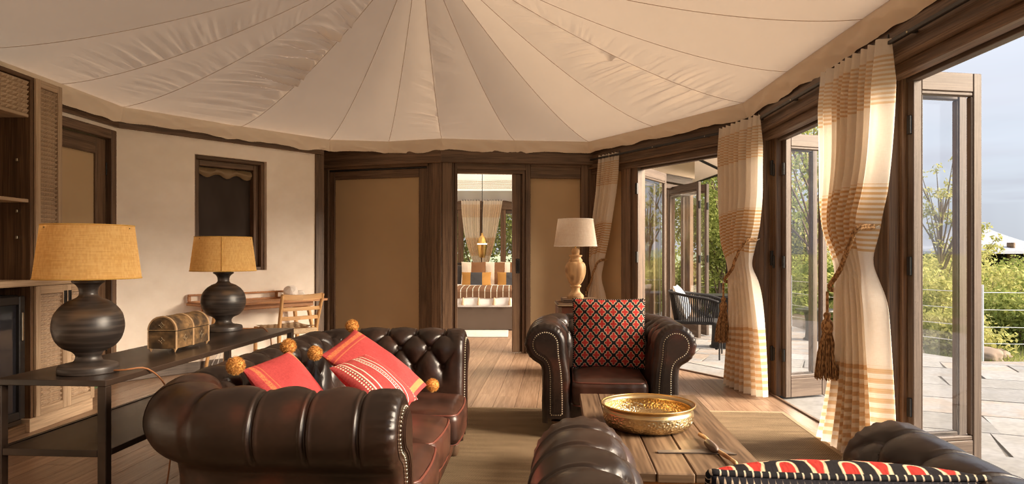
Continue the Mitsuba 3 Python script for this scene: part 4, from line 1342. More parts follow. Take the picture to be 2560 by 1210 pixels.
BKX = -3.58
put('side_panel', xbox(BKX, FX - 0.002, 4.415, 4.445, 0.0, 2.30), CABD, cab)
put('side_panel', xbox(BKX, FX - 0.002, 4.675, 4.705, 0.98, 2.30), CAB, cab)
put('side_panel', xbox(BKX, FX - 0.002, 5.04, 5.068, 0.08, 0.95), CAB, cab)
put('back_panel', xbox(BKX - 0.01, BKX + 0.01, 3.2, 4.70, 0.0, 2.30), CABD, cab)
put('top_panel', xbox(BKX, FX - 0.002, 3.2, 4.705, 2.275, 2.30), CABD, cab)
put('counter', xbox(BKX, FX + 0.02, 3.2, 5.075, 0.945, 0.985, 0.004), CAB, cab, label='pale wooden counter')
for z in (1.485, 2.035):
    put('shelf', xbox(BKX, FX - 0.015, 3.2, 4.416, z, z + 0.022), CAB, cab)
put('face_board', xbox(FX - 0.02, FX, 4.445, 4.705, 0.985, 1.125, 0.002, 1), CAB, cab)


def cab_door(y0, y1, z0, z1, ny, nz, x=FX, rail=0.055, m=CAB):
    d = put('door', xbox(x - 0.012, x - 0.008, y0 + 0.03, y1 - 0.03, z0 + 0.03, z1 - 0.03, 0.0005), m, cab)
    put('stile', xbox(x - 0.006, x + 0.014, y0, y0 + 0.042, z0, z1), m, d)
    put('stile', xbox(x - 0.006, x + 0.014, y1 - 0.042, y1, z0, z1), m, d)
    put('rail', xbox(x - 0.006, x + 0.012, y0 + 0.042, y1 - 0.042, z0, z0 + rail), m, d)
    put('rail', xbox(x - 0.006, x + 0.012, y0 + 0.042, y1 - 0.042, z1 - rail, z1), m, d)
    put('carved_panel', carved(y0 + 0.042, y1 - 0.042, z0 + rail, z1 - rail, x - 0.012, ny, nz, 0.024), m, d, label='rows of small carved wedges')
    return d


cab_door(4.447, 4.703, 1.13, 2.298, 7, 36, rail=0.05)
da = cab_door(4.447, 4.755, 0.09, 0.942, 6, 24)
db = cab_door(4.757, 5.066, 0.09, 0.942, 6, 24)
put('fascia_panel', carved(3.2, 4.412, 2.06, 2.272, FX - 0.026, 26, 7, 0.022), CAB, cab, label='carved panel above the open shelves')
for d, y in ((da, 4.733), (db, 4.779)):
    h = put('handle', xbox(FX + 0.012, FX + 0.020, y - 0.014, y + 0.014, 0.78, 0.90, 0.002), BLACK, d)
    put('finger_slot', xbox(FX + 0.0195, FX + 0.0215, y - 0.006, y + 0.006, 0.80, 0.88, 0.0008), DARKGAP, h)
put('plinth', xbox(BKX, FX + 0.004, 4.40, 5.06, 0.0, 0.088), CAB, cab)
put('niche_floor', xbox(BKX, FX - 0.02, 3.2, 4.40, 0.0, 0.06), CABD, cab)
for y, z in ((4.36, 1.42), (4.36, 1.25), (4.36, 1.75)):
    put('shelf_pin', xbox(FX - 0.09, FX - 0.075, 4.395, 4.414, z, z + 0.02, 0.002), NAIL, cab)

fr = thing('bar_fridge', 'black glass-fronted bar fridge under the counter of the carved cabinet', 'fridge')
put('body', xbox(BKX + 0.05, FX - 0.06, 3.72, 4.385, 0.065, 0.89, 0.006)[:2], BLACK, fr)
dr_ = put('door_frame', join(xbox(FX - 0.055, FX - 0.015, 4.335, 4.385, 0.10, 0.885, 0.006)[:2], xbox(FX - 0.055, FX - 0.015, 3.72, 3.77, 0.10, 0.885, 0.006)[:2],
                             xbox(FX - 0.055, FX - 0.015, 3.77, 4.335, 0.83, 0.885, 0.006)[:2], xbox(FX - 0.055, FX - 0.015, 3.77, 4.335, 0.10, 0.15, 0.006)[:2]), BLACK, fr)
put('glass_pane', xbox(FX - 0.045, FX - 0.040, 3.765, 4.34, 0.145, 0.835, 0.001)[:2], mat('m_dark_glass', type='twosided', bsdf={'type': 'principled', 'base_color': C(0.02, 0.02, 0.025), 'roughness': 0.04, 'specular': 0.8}), dr_)
put('kick_grille', xbox(FX - 0.05, FX - 0.03, 3.74, 4.37, 0.067, 0.095, 0.002)[:2], CONSOLE, fr)
put('handle', xbox(FX - 0.015, FX - 0.005, 4.345, 4.362, 0.60, 0.78, 0.003)[:2], NAIL, dr_)
for z in (0.35, 0.55):
    pass

# ------------------------------------------------------------------ writing desk, chair, two bud vases
desk = thing('writing_desk', 'narrow wooden writing desk with a low back rail against the plaster wall', 'desk')
s0, s1, dw, dz = 0.235, 1.575, 0.46, 0.68
out = []
cu = np.linspace(0, 1, 24)
top = sg.Polygon([fL1.at(s0, 0.035)[:2], fL1.at(s1, 0.035)[:2], fL1.at(s1 - 0.01, dw)[:2], *[fL1.at(s1 - 0.01 + (s0 + 0.01 - s1 + 0.0) * t, dw + 0.0 * math.sin(PI * t))[:2] for t in cu], fL1.at(s0 + 0.01, dw)[:2]]).buffer(-0.02).buffer(0.02)
g = extrude(top, 0.022, dz - 0.022)
V = g[0]
loc = np.stack([(V[:, :2] - fL1.a) @ fL1.d, (V[:, :2] - fL1.a) @ fL1.n, V[:, 2]], 1)
P, F, UV = soup_uv(loc, g[1], 0)
W = np.column_stack([fL1.a + P[:, :1] * fL1.d + P[:, 1:2] * fL1.n, P[:, 2]])
put('top', (W, F, UV), DESK, desk)
put('apron', fL1.box(s0 + 0.14, s1 - 0.14, 0.06, 0.08, dz - 0.085, dz - 0.0225), DESK, desk)
put('apron', fL1.box(s0 + 0.14, s1 - 0.14, dw - 0.10, dw - 0.08, dz - 0.075, dz - 0.0225), DESK, desk)
put('gallery_rail', fL1.box(s0 + 0.12, s1 - 0.02, 0.035, 0.05, dz + 0.065, dz + 0.082, 0.003), DESK, desk)
put('gallery_rail', fL1.box(s0 + 0.12, s1 - 0.02, 0.033, 0.06, dz, dz + 0.016, 0.003), DESK, desk)
for s in (s0 + 0.12, s0 + 0.36, s1 - 0.18, s1 - 0.045):
    put('gallery_post', fL1.box(s, s + 0.028, 0.033, 0.055, dz + 0.016, dz + 0.065, 0.003), DESK, desk)
put('gallery_return', fL1.box(s1 - 0.036, s1 - 0.02, 0.06, 0.30, dz + 0.0, dz + 0.016, 0.003), DESK, desk)
for s, sp in ((s0 + 0.20, -0.10), (s1 - 0.28, 0.10)):
    for o, po in ((0.10, -0.035), (dw - 0.11, 0.075)):
        a, b = fL1.at(s, o, dz - 0.024), fL1.at(s + sp, o + po, 0.0)
        q = np.array([a + (b - a) * t for t in np.linspace(0, 1, 10)])
        put('leg', tube(q, 0.024 - 0.008 * np.linspace(0, 1, 10), 10), OAK, desk, smooth=40) if False else put('leg', tube(q, 0.024 - 0.008 * np.linspace(0, 1, 10), 10), OAK, desk, smooth=True)
    put('leg_brace', beam(fL1.at(s, 0.10, dz - 0.10), fL1.at(s, dw - 0.11, dz - 0.10), 0.022, 0.05), DESK, desk)

wc = thing('side_chair', 'pale oak ladder-back chair with a woven cord seat, drawn up to the writing desk', 'chair')
wM = axes((-2.085, 6.66, 0), (0.69, 0.724, 0), (-0.724, 0.69, 0), (0, 0, 1))   # x along the back, y towards the desk


def wp(*p):
    return (wM @ np.array([*p, 1.0]))[:3]


for sx in (-1, 1):
    q = spline([wp(sx * 0.205, -0.015, 0), wp(sx * 0.20, 0.0, 0.22), wp(sx * 0.198, 0.0, 0.42), wp(sx * 0.205, -0.045, 0.60), wp(sx * 0.215, -0.095, 0.765)], 30)
    put('back_post', tube(q, 0.0125 + 0.0065 * np.sin(np.linspace(0.2, PI - 0.5, 30)), 12), OAK, wc, smooth=True)
    q = np.array([wp(sx * 0.235, 0.445, 0), wp(sx * 0.225, 0.435, 0.2), wp(sx * 0.222, 0.43, 0.432)])
    put('front_leg', tube(q, [0.013, 0.018, 0.019], 12), OAK, wc, smooth=True)
    q = np.array([wp(sx * 0.198, 0.01, 0.395), wp(sx * 0.222, 0.42, 0.40)])
    put('seat_rail', tube(q, 0.017, 8), OAK, wc, smooth=True)
    q = np.array([wp(sx * 0.20, 0.0, 0.20), wp(sx * 0.225, 0.43, 0.20)])
    put('stretcher', tube(q, 0.009, 8), OAK, wc, smooth=True)
for z, y, w, h in ((0.735, -0.085, 0.212, 0.055), (0.625, -0.054, 0.206, 0.036), (0.535, -0.028, 0.200, 0.036)):
    n = 14
    t = np.linspace(-1, 1, n)
    V = []
    for k in t:
        cpt = np.array([k * w, y - 0.030 * (1 - k * k) - 0.0 + 0.0, z + (0.010 * k * k if h > 0.05 else 0)])
        for dy, dz_ in ((-0.008, -h / 2), (0.008, -h / 2), (0.008, h / 2), (-0.008, h / 2), (-0.008, -h / 2)):
            V.append(wp(*(cpt + [0, dy, dz_])))
    V = np.array(V).reshape(n, 5, 3)
    put('back_slat', soup_uv(V.reshape(-1, 3), grid(V), 0), OAK, wc)
# woven seat: cord strands, over-under
sx_ = np.linspace(-1, 1, 60)
sy_ = np.linspace(0, 1, 60)
A, B = np.meshgrid(sx_, sy_, indexing='ij')
wv = 0.004 * np.sign(np.sin(A * PI * 6) * np.sin(B * PI * 6.0)) * np.minimum(1, 4 * np.abs(np.sin(A * PI * 6) * np.sin(B * PI * 6)))
Zs = 0.425 + 0.014 * (B - 0.5) ** 2 * 4 + 0.010 * A ** 2 + wv
Pq = np.stack([A * (0.20 + 0.024 * B), 0.0 + 0.435 * B, Zs], -1)
Pw = (Pq.reshape(-1, 3) @ wM[:3, :3].T + wM[:3, 3])
put('woven_seat', (Pw, grid(Pq)), CORD, wc, smooth=True)
for y0, hh in ((-0.018, 0.055), (0.43, 0.055)):
    m = xf(rbox(0.39 if y0 < 0 else 0.43, 0.034, hh, 0.014, 8), tr(0, y0 + 0.010, 0.402))
    put('cord_wrapped_rail', xf(m, wM), CORD, wc, smooth=True)


def facet_vase(r, M, label):
    g = np.random.default_rng(int(r * 1000))
    s = trimesh.creation.icosphere(subdivisions=2, radius=1.0)
    P = np.array(s.vertices) + g.normal(size=(len(s.vertices), 3)) * 0.05
    pts = P[g.choice(len(P), 46, replace=False)]
    pts /= np.linalg.norm(pts, axis=1, keepdims=True)
    keep = pts[(np.abs(pts[:, 2]) < 0.84)]
    ringt = [(0.42 * math.cos(a), 0.42 * math.sin(a), 0.84) for a in np.linspace(0, 2 * PI, 9)[:-1]]
    ringb = [(0.55 * math.cos(a), 0.55 * math.sin(a), -0.84) for a in np.linspace(0, 2 * PI, 9)[:-1]]
    hull = trimesh.convex.convex_hull(np.vstack([keep, ringt, ringb]))
    V, F = tm(hull)
    F = F[~((V[F][:, :, 2] > 0.83).all(1))]
    k = thing('bud_vase', label, 'vase')
    put('body', (V * r + [0, 0, 0.84 * r], F), CERAMIC, k, M=M)
    rr = np.linspace(0, 2 * PI, 40, False)
    put('lip', tube(np.column_stack([0.40 * r * np.cos(rr), 0.40 * r * np.sin(rr), np.full(40, 1.68 * r)]), 0.03 * r, 6, True)[:2], CERAMIC, k, smooth=True, M=M)
    inner = lathe([(0.40 * r, 1.68 * r), (0.6 * r, 1.2 * r), (0.5 * r, 0.4 * r), (0.001, 0.3 * r)], 24)[:2]
    put('hollow', inner, CERAMIC, k, smooth=True, M=M)


vp = fL1.at(0.535, 0.20, dz)
facet_vase(0.080, tr(vp[0], vp[1], dz), 'larger of two white faceted ceramic vases on the writing desk')
vp = fL1.at(0.40, 0.17, dz)
facet_vase(0.048, tr(vp[0], vp[1], dz), 'smaller of two white faceted ceramic vases on the writing desk')

# ------------------------------------------------------------------ trunk table and turned lamp in the back corner
tt = thing('trunk_table', 'dark leather-covered trunk table with brass edges, behind the far armchair', 'side table')
tx, ty = 0.655, 6.62
put('body', box3(tx - 0.22, tx + 0.22, ty - 0.22, ty + 0.22, 0.0, 0.655, 0.008)[:2], princ('m_trunk_leather', proc(lambda p, n, uv: mix((0.055, 0.018, 0.010), (0.17, 0.055, 0.025), fbm(p.x * 9, p.y * 9, p.z * 9))), 0.4, 0.5), tt)
put('lid', box3(tx - 0.225, tx + 0.225, ty - 0.225, ty + 0.225, 0.658, 0.69, 0.006)[:2], WOOD, tt)
put('tray', box3(tx - 0.17, tx + 0.17, ty - 0.17, ty + 0.17, 0.69, 0.725, 0.005), WOOD, tt)
for sx in (-1, 0, 1):
    put('strap', box3(tx + sx * 0.205 - 0.016, tx + sx * 0.205 + 0.016, ty - 0.223, ty - 0.2195, 0.0, 0.655, 0.001)[:2], WOOD, tt)
put('brass_edge', tube(np.array([[tx - 0.226, ty - 0.226, 0.672], [tx + 0.226, ty - 0.226, 0.672]]), 0.006, 8)[:2], NAIL, tt, smooth=True)
put('brass_edge', tube(np.array([[tx - 0.226, ty - 0.226, 0.672], [tx - 0.226, ty + 0.226, 0.672]]), 0.006, 8)[:2], NAIL, tt, smooth=True)

wl_ = thing('turned_lamp', 'carved pale wooden urn lamp with a cream shade in the back corner', 'lamp')
wp0 = smooth_prof([(0.001, 0), (0.083, 0), (0.085, 0.022), (0.078, 0.035), (0.054, 0.058), (0.044, 0.078), (0.044, 0.098), (0.057, 0.112), (0.058, 0.122), (0.046, 0.128), (0.062, 0.145), (0.086, 0.185), (0.102, 0.235), (0.106, 0.275), (0.100, 0.312), (0.083, 0.338), (0.070, 0.345),
                   (0.071, 0.358), (0.060, 0.372), (0.056, 0.386), (0.066, 0.396), (0.067, 0.405), (0.035, 0.410), (0.036, 0.418), (0.042, 0.436), (0.040, 0.455), (0.028, 0.468), (0.001, 0.470)], 150)
lM = tr(0.612, 6.58, 0.725) @ np.diag([0.95, 0.95, 1.03, 1])
put('base', lathe(wp0, 56)[:2], LAMPW, wl_, smooth=35, M=lM)
put('socket', lathe([(0.008, 0.468), (0.008, 0.60), (0.001, 0.60)], 14)[:2], BRASS_PLAIN, wl_, smooth=35, M=lM)
sM = tr(0.612, 6.58, 0.725 + 0.503)
sh = put('shade', shade_mesh(0.208, 0.170, 0.262), SHADEW, wl_, smooth=True, M=sM)
a = np.linspace(0, 2 * PI, 72, False)
for r, z in ((0.208, 0.001), (0.170, 0.261)):
    put('trim_band', tube(np.column_stack([r * np.cos(a), r * np.sin(a), np.full(72, z)]), 0.003, 6, True)[:2], CERAMIC, sh, smooth=True, M=sM)
for t in (0, 2.1, 4.2):
    put('shade_carrier', tube(np.array([[0.006 * math.cos(t), 0.006 * math.sin(t), 0.10], [0.172 * math.cos(t), 0.172 * math.sin(t), 0.255]]), 0.0018, 5)[:2], BLACK, wl_, smooth=True, M=sM)

# ------------------------------------------------------------------ curtains with rope tie-backs


def curtain(label, pa, pb, ztop, zbot, edges, nf, depth, tie, seed, inward, group=None, hook=None, kind='curtain', m=CURTAIN, tassel=True):
    """pa -> pb: the rail line in plan. edges: (share of height from the top, left share, right share). tie: share of the height, or None."""
    pa, pb = np.array(pa, float), np.array(pb, float)
    d = pb - pa
    L = np.linalg.norm(d)
    inw = np.array(inward, float)
    inw = inw / np.linalg.norm(inw)
    k = thing(kind, label, 'curtain', group)
    nu, nv = 240, 150
    from scipy.interpolate import PchipInterpolator
    e = np.array(edges, float)
    v = np.linspace(0, 1, nv)
    l, r = PchipInterpolator(e[:, 0], e[:, 1])(v), PchipInterpolator(e[:, 0], e[:, 2])(v)
    u = np.linspace(0, 1, nu)
    rng = np.random.default_rng(seed)
    ph = u * nf * 2 * PI + 1.1 * np.sin(u * 7 + seed) + 0.7 * np.sin(u * 17 + seed * 2)
    ampu = 0.65 + 0.5 * meshkit.noise(np.stack([u * nf * 0.7 + seed, 0 * u, 0 * u], -1), seed)
    width = (r - l) * L
    f = (l[None] * (1 - u[:, None]) + r[None] * u[:, None])
    # fullness: folds get deeper where the cloth is gathered, flatter just under the heading tape
    a = depth * np.clip(1.15 - width / max(width.max(), 1e-6) * 0.45, 0.4, 1.2) * (0.45 + 0.55 * np.clip(v / 0.10, 0, 1))
    if tie is not None:
        a = a * (1 - 0.55 * np.exp(-((v - tie) / 0.06) ** 2))
    phv = ph[:, None] + 0.5 * np.sin(v * 5 + seed)[None] * np.sin(u * 9)[:, None]
    wob = np.sin(phv) + 0.25 * np.sin(2 * phv + 0.8)
    o = a[None] * ampu[:, None] * wob
    side = 0.25 * a[None] * np.cos(phv) / L
    base = pa[None, None] + d[None, None] * (f + side * (u * (1 - u) * 4)[:, None])[..., None] + inw[None, None] * o[..., None]
    if tie is not None:   # the cloth above the tie sags over it a little
        base = base + inw[None, None] * (0.035 * np.exp(-((v - tie + 0.10) / 0.10) ** 2) * 1.0)[None, :, None] * np.sin(PI * u)[:, None, None]
    sag = 0.0
    if tie is not None:
        gather = np.exp(-((v - tie) / 0.28) ** 2)
        sag = 0.05 * gather[None] * (0.5 - np.abs(u[:, None] - (0.75 if hook != 'left' else 0.25)))
    z = ztop - (ztop - zbot) * v[None] + 0.006 * np.sin(ph * 1.0)[:, None] * (v[None] < 0.004) + 0 * u[:, None]
    z = z - 0.015 * np.sin(PI * u)[:, None] * v[None] ** 6
    V = np.stack([base[..., 0], base[..., 1], z + 0 * o], -1)
    UV = np.stack(np.broadcast_arrays(u[:, None] * 1.4, (ztop - zbot) * (1 - v)[None] * (2.27 / (ztop - zbot)) - sag * 2), -1)
    put('cloth', (V.reshape(-1, 3), grid(V), UV.reshape(-1, 2)), m, k, smooth=True)
    # pinch-pleat heading
    for i in range(nf):
        uu = (i + 0.5) / nf
        c = pa + d * (l[0] * (1 - uu) + r[0] * uu) + inw * (-0.030)
        put('glider', xf(rbox(0.010, 0.010, 0.035, 0.004, 4), tr(c[0], c[1], ztop + 0.006)), BLACK, k, smooth=True)
    if tie is not None:
        j = int(tie * (nv - 1))
        jl, jr = int(min(tie + 0.075, 1) * (nv - 1)), int(max(tie - 0.075, 0) * (nv - 1))
        if hook == 'left':
            jl, jr = jr, jl
        low, high = (V[0, jl], V[-1, jr]) if hook != 'left' else (V[0, jl], V[-1, jr])
        pts = []
        for t in np.linspace(0, 1, 22):
            jj = int(round(jl * (1 - t) + jr * t))
            c = low * (1 - t) + high * t
            band = V[:, max(jj - 3, 0):jj + 4].reshape(-1, 3)
            near = np.abs((band[:, :2] - c[:2]) @ (d / L)) < 0.05
            mx = (band[near][:, :2] @ inw).max() if near.any() else (band[:, :2] @ inw).max() - 0.03
            c = c.copy()
            c[:2] += inw * (mx - c[:2] @ inw + 0.010)
            c[2] -= 0.020 * math.sin(PI * t)
            pts.append(c)
        pts = np.array(pts)
        pts[1:-1] = (pts[:-2] + pts[1:-1] + pts[2:]) / 3
        pts[1:-1] += np.array([*(inw * 0.006), 0])
        if hook == 'left':
            pts = np.vstack([pts[0] - np.array([*(inw * 0.10), -0.02]), pts, pts[-1] - np.array([*(inw * 0.06), 0])])
        else:
            pts = np.vstack([pts[0] - np.array([*(inw * 0.06), 0]), pts, pts[-1] - np.array([*(inw * 0.10), -0.02])])
        ps = spline(pts, 70)
        tb = put('tie_back', tube(ps, 0.0085 + 0.0012 * np.sin(np.arange(70) * 1.9), 8)[:2], ROPE, k, smooth=True, label='twisted tan rope tie-back')
        put('strand', tube(ps + [0, 0, 0.013] + np.array([*(inw * 0.006), 0]), 0.0075 + 0.0012 * np.sin(np.arange(70) * 1.9 + 2), 8)[:2], ROPE, tb, smooth=True)
        put('hook', tube(np.array([ps[-1 if hook != 'left' else 0], ps[-1 if hook != 'left' else 0] - np.array([*(inw * 0.025), -0.012])]), 0.0035, 8)[:2], NAIL, tb, smooth=True)
        if tassel:
            a0 = pts[1] if hook != 'left' else pts[-2]
            a0 = a0 + np.array([*(-d / L * 0.012 + inw * 0.01), -0.01])
            drop = a0 - [0, 0, 0.18]
            put('cord', tube(spline([a0, a0 - [0, 0, 0.09], drop], 12), 0.0085, 8)[:2], ROPE, tb, smooth=True)
            put('tassel_knot', xf(lathe(smooth_prof([(0.001, 0.06), (0.014, 0.055), (0.022, 0.04), (0.016, 0.02), (0.026, 0.008), (0.034, -0.02), (0.030, -0.055), (0.02, -0.06), (0.001, -0.06)], 30), 24)[:2], tr(*drop)), ROPE, tb, smooth=True)
            thr = []
            for i in range(150):
                an, rr = rng.random() * 2 * PI, 0.024 * math.sqrt(rng.random())
                p0 = drop + [rr * math.cos(an), rr * math.sin(an), -0.05]
                fl = 2.7 + 0.6 * rng.random()
                p2 = drop + [rr * fl * math.cos(an), rr * fl * math.sin(an), -0.05 - 0.26 - 0.03 * rng.random()]
                p1 = (p0 + p2) / 2 + [0.008 * math.cos(an), 0.008 * math.sin(an), 0]
                thr.append(tube(np.array([p0, p1, p2]), 0.0026, 4)[:2])
            put('tassel_fringe', join(*thr), ROPE, tb, smooth=True, kind='stuff')
    return k
curtain('widest of three tan-striped cream curtains, tied back at the post nearest the viewer', (1.93, 4.24), (1.93, 3.51), 2.272, 0.02,
        [(0, 0.0, 0.99), (0.108, 0.02, 0.975), (0.2, 0.037, 0.945), (0.34, 0.06, 0.86), (0.42, 0.12, 0.76), (0.50, 0.215, 0.725), (0.562, 0.305, 0.775), (0.623, 0.338, 0.84), (0.714, 0.325, 0.885), (0.815, 0.238, 0.936), (1.0, -0.02, 1.01)],
        9, 0.070, 0.52, 3, fC.n)
curtain('tan-striped cream curtain tied back at the middle post, right of the far armchair', (1.865, 6.13), (1.975, 5.47), 2.272, 0.02,
        [(0, -0.027, 1.0), (0.141, -0.01, 1.0), (0.262, 0.008, 1.0), (0.383, 0.069, 0.941), (0.474, 0.144, 0.83), (0.534, 0.23, 0.80), (0.594, 0.307, 0.89), (0.685, 0.337, 0.98), (0.821, 0.266, 1.06), (1.0, 0.155, 1.115)],
        8, 0.065, 0.535, 5, (-0.986, -0.165))
curtain('narrowest tan-striped cream curtain, in the far corner behind the cream-shaded lamp', (0.985, 7.80), (1.17, 7.47), 2.272, 0.02,
        [(0, 0.04, 1.0), (0.148, -0.015, 0.86), (0.307, -0.198, 0.632), (0.426, -0.321, 0.439), (0.545, -0.363, 0.20), (0.615, -0.308, 0.13), (0.724, -0.46, 0.33), (1.0, -0.62, 0.50)],
        6, 0.042, 0.615, 9, (-0.872, -0.489))
for f, s0, s1, o in ((fB, 0.10, fB.L - 0.10, 0.135), (fC, 0.10, fC.L + 0.0, 0.125), (fD, 0.0, fD.L, 0.125)):
    rl = thing('curtain_rail', {id(fB): 'black curtain rail over the far bay between the corner curtain and the middle curtain', id(fC): 'black curtain rail over the middle bay of openings', id(fD): 'black curtain rail over the bay nearest the viewer'}[id(f)], 'curtain rail')
    put('track', f.box(s0, s1, o - 0.012, o + 0.010, 2.235, 2.256, 0.003)[:2], BLACK, rl)
    n = 3
    for i in range(n):
        s = s0 + (s1 - s0) * (i + 0.5) / n
        put('bracket', f.box(s - 0.01, s + 0.01, 0.085, o - 0.010, 2.240, 2.252, 0.002)[:2], BLACK, rl)
        put('screw', xf(tm(trimesh.creation.icosphere(subdivisions=1, radius=0.005)), tr(*f.at(s, o + 0.010, 2.245))), NAIL, rl)

# ------------------------------------------------------------------ folding glazed door leaves
LEAFGEO = {}


def door_leaf(label, M, w=0.42, h=2.135, z0=0.012, group=None, hinge_side=None, handle=None):
    k = thing('folding_door', label, 'door', group)
    t = 0.042
    key = (w, h)
    if key not in LEAFGEO:
        st = 0.052
        LEAFGEO[key] = [('stile', box3(0, st, -t / 2, t / 2, z0, h, 0.004), WOOD2), ('stile', box3(w - st, w, -t / 2, t / 2, z0, h, 0.004), WOOD2),
                        ('top_rail', box3(st + 0.001, w - st - 0.001, -t / 2 + 0.001, t / 2 - 0.001, h - 0.10, h, 0.003), WOOD2), ('bottom_rail', box3(st + 0.001, w - st - 0.001, -t / 2 + 0.001, t / 2 - 0.001, z0, z0 + 0.15, 0.003), WOOD2),
                        ('glazing_bead', join(box3(st, w - st, -t / 2 + 0.004, t / 2 - 0.004, h - 0.122, h - 0.10, 0.005), box3(st, w - st, -t / 2 + 0.004, t / 2 - 0.004, z0 + 0.15, z0 + 0.175, 0.005),
                                              box3(st, st + 0.012, -t / 2 + 0.004, t / 2 - 0.004, z0 + 0.176, h - 0.123, 0.005), box3(w - st - 0.012, w - st, -t / 2 + 0.004, t / 2 - 0.004, z0 + 0.176, h - 0.123, 0.005)), WOOD2)]
        a, b, c, d = st + 0.006, w - st - 0.006, z0 + 0.165, h - 0.115
        LEAFGEO[key].append(('glass_pane', (np.array([[a, 0, c], [b, 0, c], [b, 0, d], [a, 0, d]], float), np.array([[0, 1, 2], [0, 2, 3]])), GLASS))
        LEAFGEO[key] = [(n, put(n, g, m, k, M=M)) for n, g, m in LEAFGEO[key]]
    else:
        for n, q in LEAFGEO[key]:
            again(q, n, k, M)
    for z in (0.30, 1.05, 1.80):
        put('hinge', xf(box3(-0.014, 0.003, -0.012, 0.012, z, z + 0.10, 0.003)[:2], M), BLACK, k)
    return k


def leafM(p, q, z=0.0):
    ex = np.array([q[0] - p[0], q[1] - p[1], 0.0])
    return axes((p[0], p[1], z), ex, (-ex[1], ex[0], 0), (0, 0, 1))


DZ = -0.012
door_leaf('glazed folding door leaf standing open at the right, nearest the viewer', leafM((2.115, 3.625), (2.533, 3.70), DZ))
door_leaf('glazed folding door leaf folded flat behind the leaf nearest the viewer', leafM((2.095, 3.715), (2.513, 3.79), DZ))
door_leaf('glazed folding door leaf standing open at the middle post between two curtains', leafM((2.187, 5.49), (2.586, 5.63), DZ))
door_leaf('glazed folding door leaf folded behind the leaf at the middle post', leafM((2.140, 5.565), (2.539, 5.705), DZ))
door_leaf('wide glazed folding door leaf standing open in the far bay, right of the corner curtain', leafM((1.407, 7.51), (1.845, 8.24), DZ), w=0.85)
door_leaf('wide glazed folding door leaf folded behind the one in the far bay', leafM((1.335, 7.55), (1.773, 8.28), DZ), w=0.85)
for f, s, o in ((fC, 0.40, -0.012), (fB, 0.792, 0.018)):
    for z in (0.28, 1.06, 1.80):
        put('hinge', f.box(s - 0.012, s + 0.022, o, o + 0.022, z, z + 0.12, 0.003)[:2], BLACK, wr)
put('latch', fB.box(2.04, 2.066, -0.03, 0.012, 0.95, 1.08, 0.003)[:2], BLACK, wr)

# ------------------------------------------------------------------ bedroom beyond the doorway
wb = struct('wall_bedroom')
WY = 14.0
for x in (-2.4, -1.93, -1.49, -1.05, -0.607, -0.18, 0.26, 0.70, 1.14, 1.58):
    put('window_post', box3(x - 0.055, x + 0.055, WY - 0.06, WY + 0.06, 0, 2.06), WOOD, wb)
put('window_head', box3(-2.6, 1.9, WY - 0.07, WY + 0.06, 2.06, 2.30), WOOD, wb)
put('window_sill', box3(-2.6, 1.9, WY - 0.06, WY + 0.06, 0.0, 0.62), WOOD, wb)
xs_ = (-2.4, -1.93, -1.49, -1.05, -0.607, -0.18, 0.26, 0.70, 1.14, 1.58)
for i in range(9):
    a, b = xs_[i] + 0.055, xs_[i + 1] - 0.055
    put('window_rail', box3(a, b, WY - 0.03, WY + 0.03, 1.985, 2.06), WOOD2, wb)
    put('window_pane', (np.array([[a, WY, 0.62], [b, WY, 0.62], [b, WY, 1.99], [a, WY, 1.99]], float), np.array([[0, 1, 2], [0, 2, 3]])), GLASS, wb)
fW = Facet((-2.6, 14.0), (-3.2, 10.4), inside=(0, 11))
put('plaster', facet_plate(fW, 0, fW.L, 0, 2.62, []), PLASTER, wb)  # unseen side wall, added to keep the bedroom light plausible
fW2 = Facet((-3.2, 10.4), (-2.4, 8.5), inside=(0, 11))
put('plaster', facet_plate(fW2, 0, fW2.L, 0, 2.62, []), PLASTER, wb)  # second unseen wall, likewise added for the light in the bedroom

# its canvas roof
bc = struct('ceiling_bedroom')
BAP = np.array([-0.30, 11.3, 3.75])
BRIM = [(-0.72, 8.25), (1.0, 8.75), (2.45, 10.70), (2.60, 12.6), (1.7, 13.75), (0.55, 13.86), (-0.607, 13.86), (-1.75, 13.86), (-2.5, 13.75), (-3.0, 10.5), (-2.3, 8.7)]
for g in range(len(BRIM)):
    a, b = np.array(BRIM[g]), np.array(BRIM[(g + 1) % len(BRIM)])
    u, r = np.linspace(0, 1, 16)[:, None], np.linspace(0.0, 1, 40)[None, :]
    rim = a[None, None] * (1 - u[..., None]) + b[None, None] * u[..., None]
    xy = BAP[None, None, :2] * (1 - r[..., None]) + rim * r[..., None]
    z = 2.44 + (BAP[2] - 2.44) * (1 - r) ** 1.35 + 0.05 * np.sin(PI * u) * r * (1 - r) * 4 * 0.5
    V = np.stack([xy[..., 0], xy[..., 1], z], -1)
    UV = np.stack(np.broadcast_arrays(u, (1 - r) * 2.6), -1)
    put('canvas_gore', (V.reshape(-1, 3), grid(V), UV.reshape(-1, 2)), BEDSTRIPE, bc, smooth=True)
    u, v = np.linspace(0, 1, 40)[:, None], np.linspace(0, 1, 6)[None, :]
    base = a[None, None] * (1 - u[..., None]) + b[None, None] * u[..., None]
    nrm = np.array([-(b - a)[1], (b - a)[0]]) / np.linalg.norm(b - a)
    wv = 0.012 * np.sin(u * 19 + g) * v
    xy = base + nrm[None, None] * wv[..., None]
    zz = 2.44 - 0.21 * v + 0.012 * np.sin(u * 23) * v
    V = np.stack([xy[..., 0], xy[..., 1], zz + 0 * u], -1)
    put('valance', (V.reshape(-1, 3), grid(V), np.zeros((240, 2))), BEDSTRIPE, bc, smooth=True)

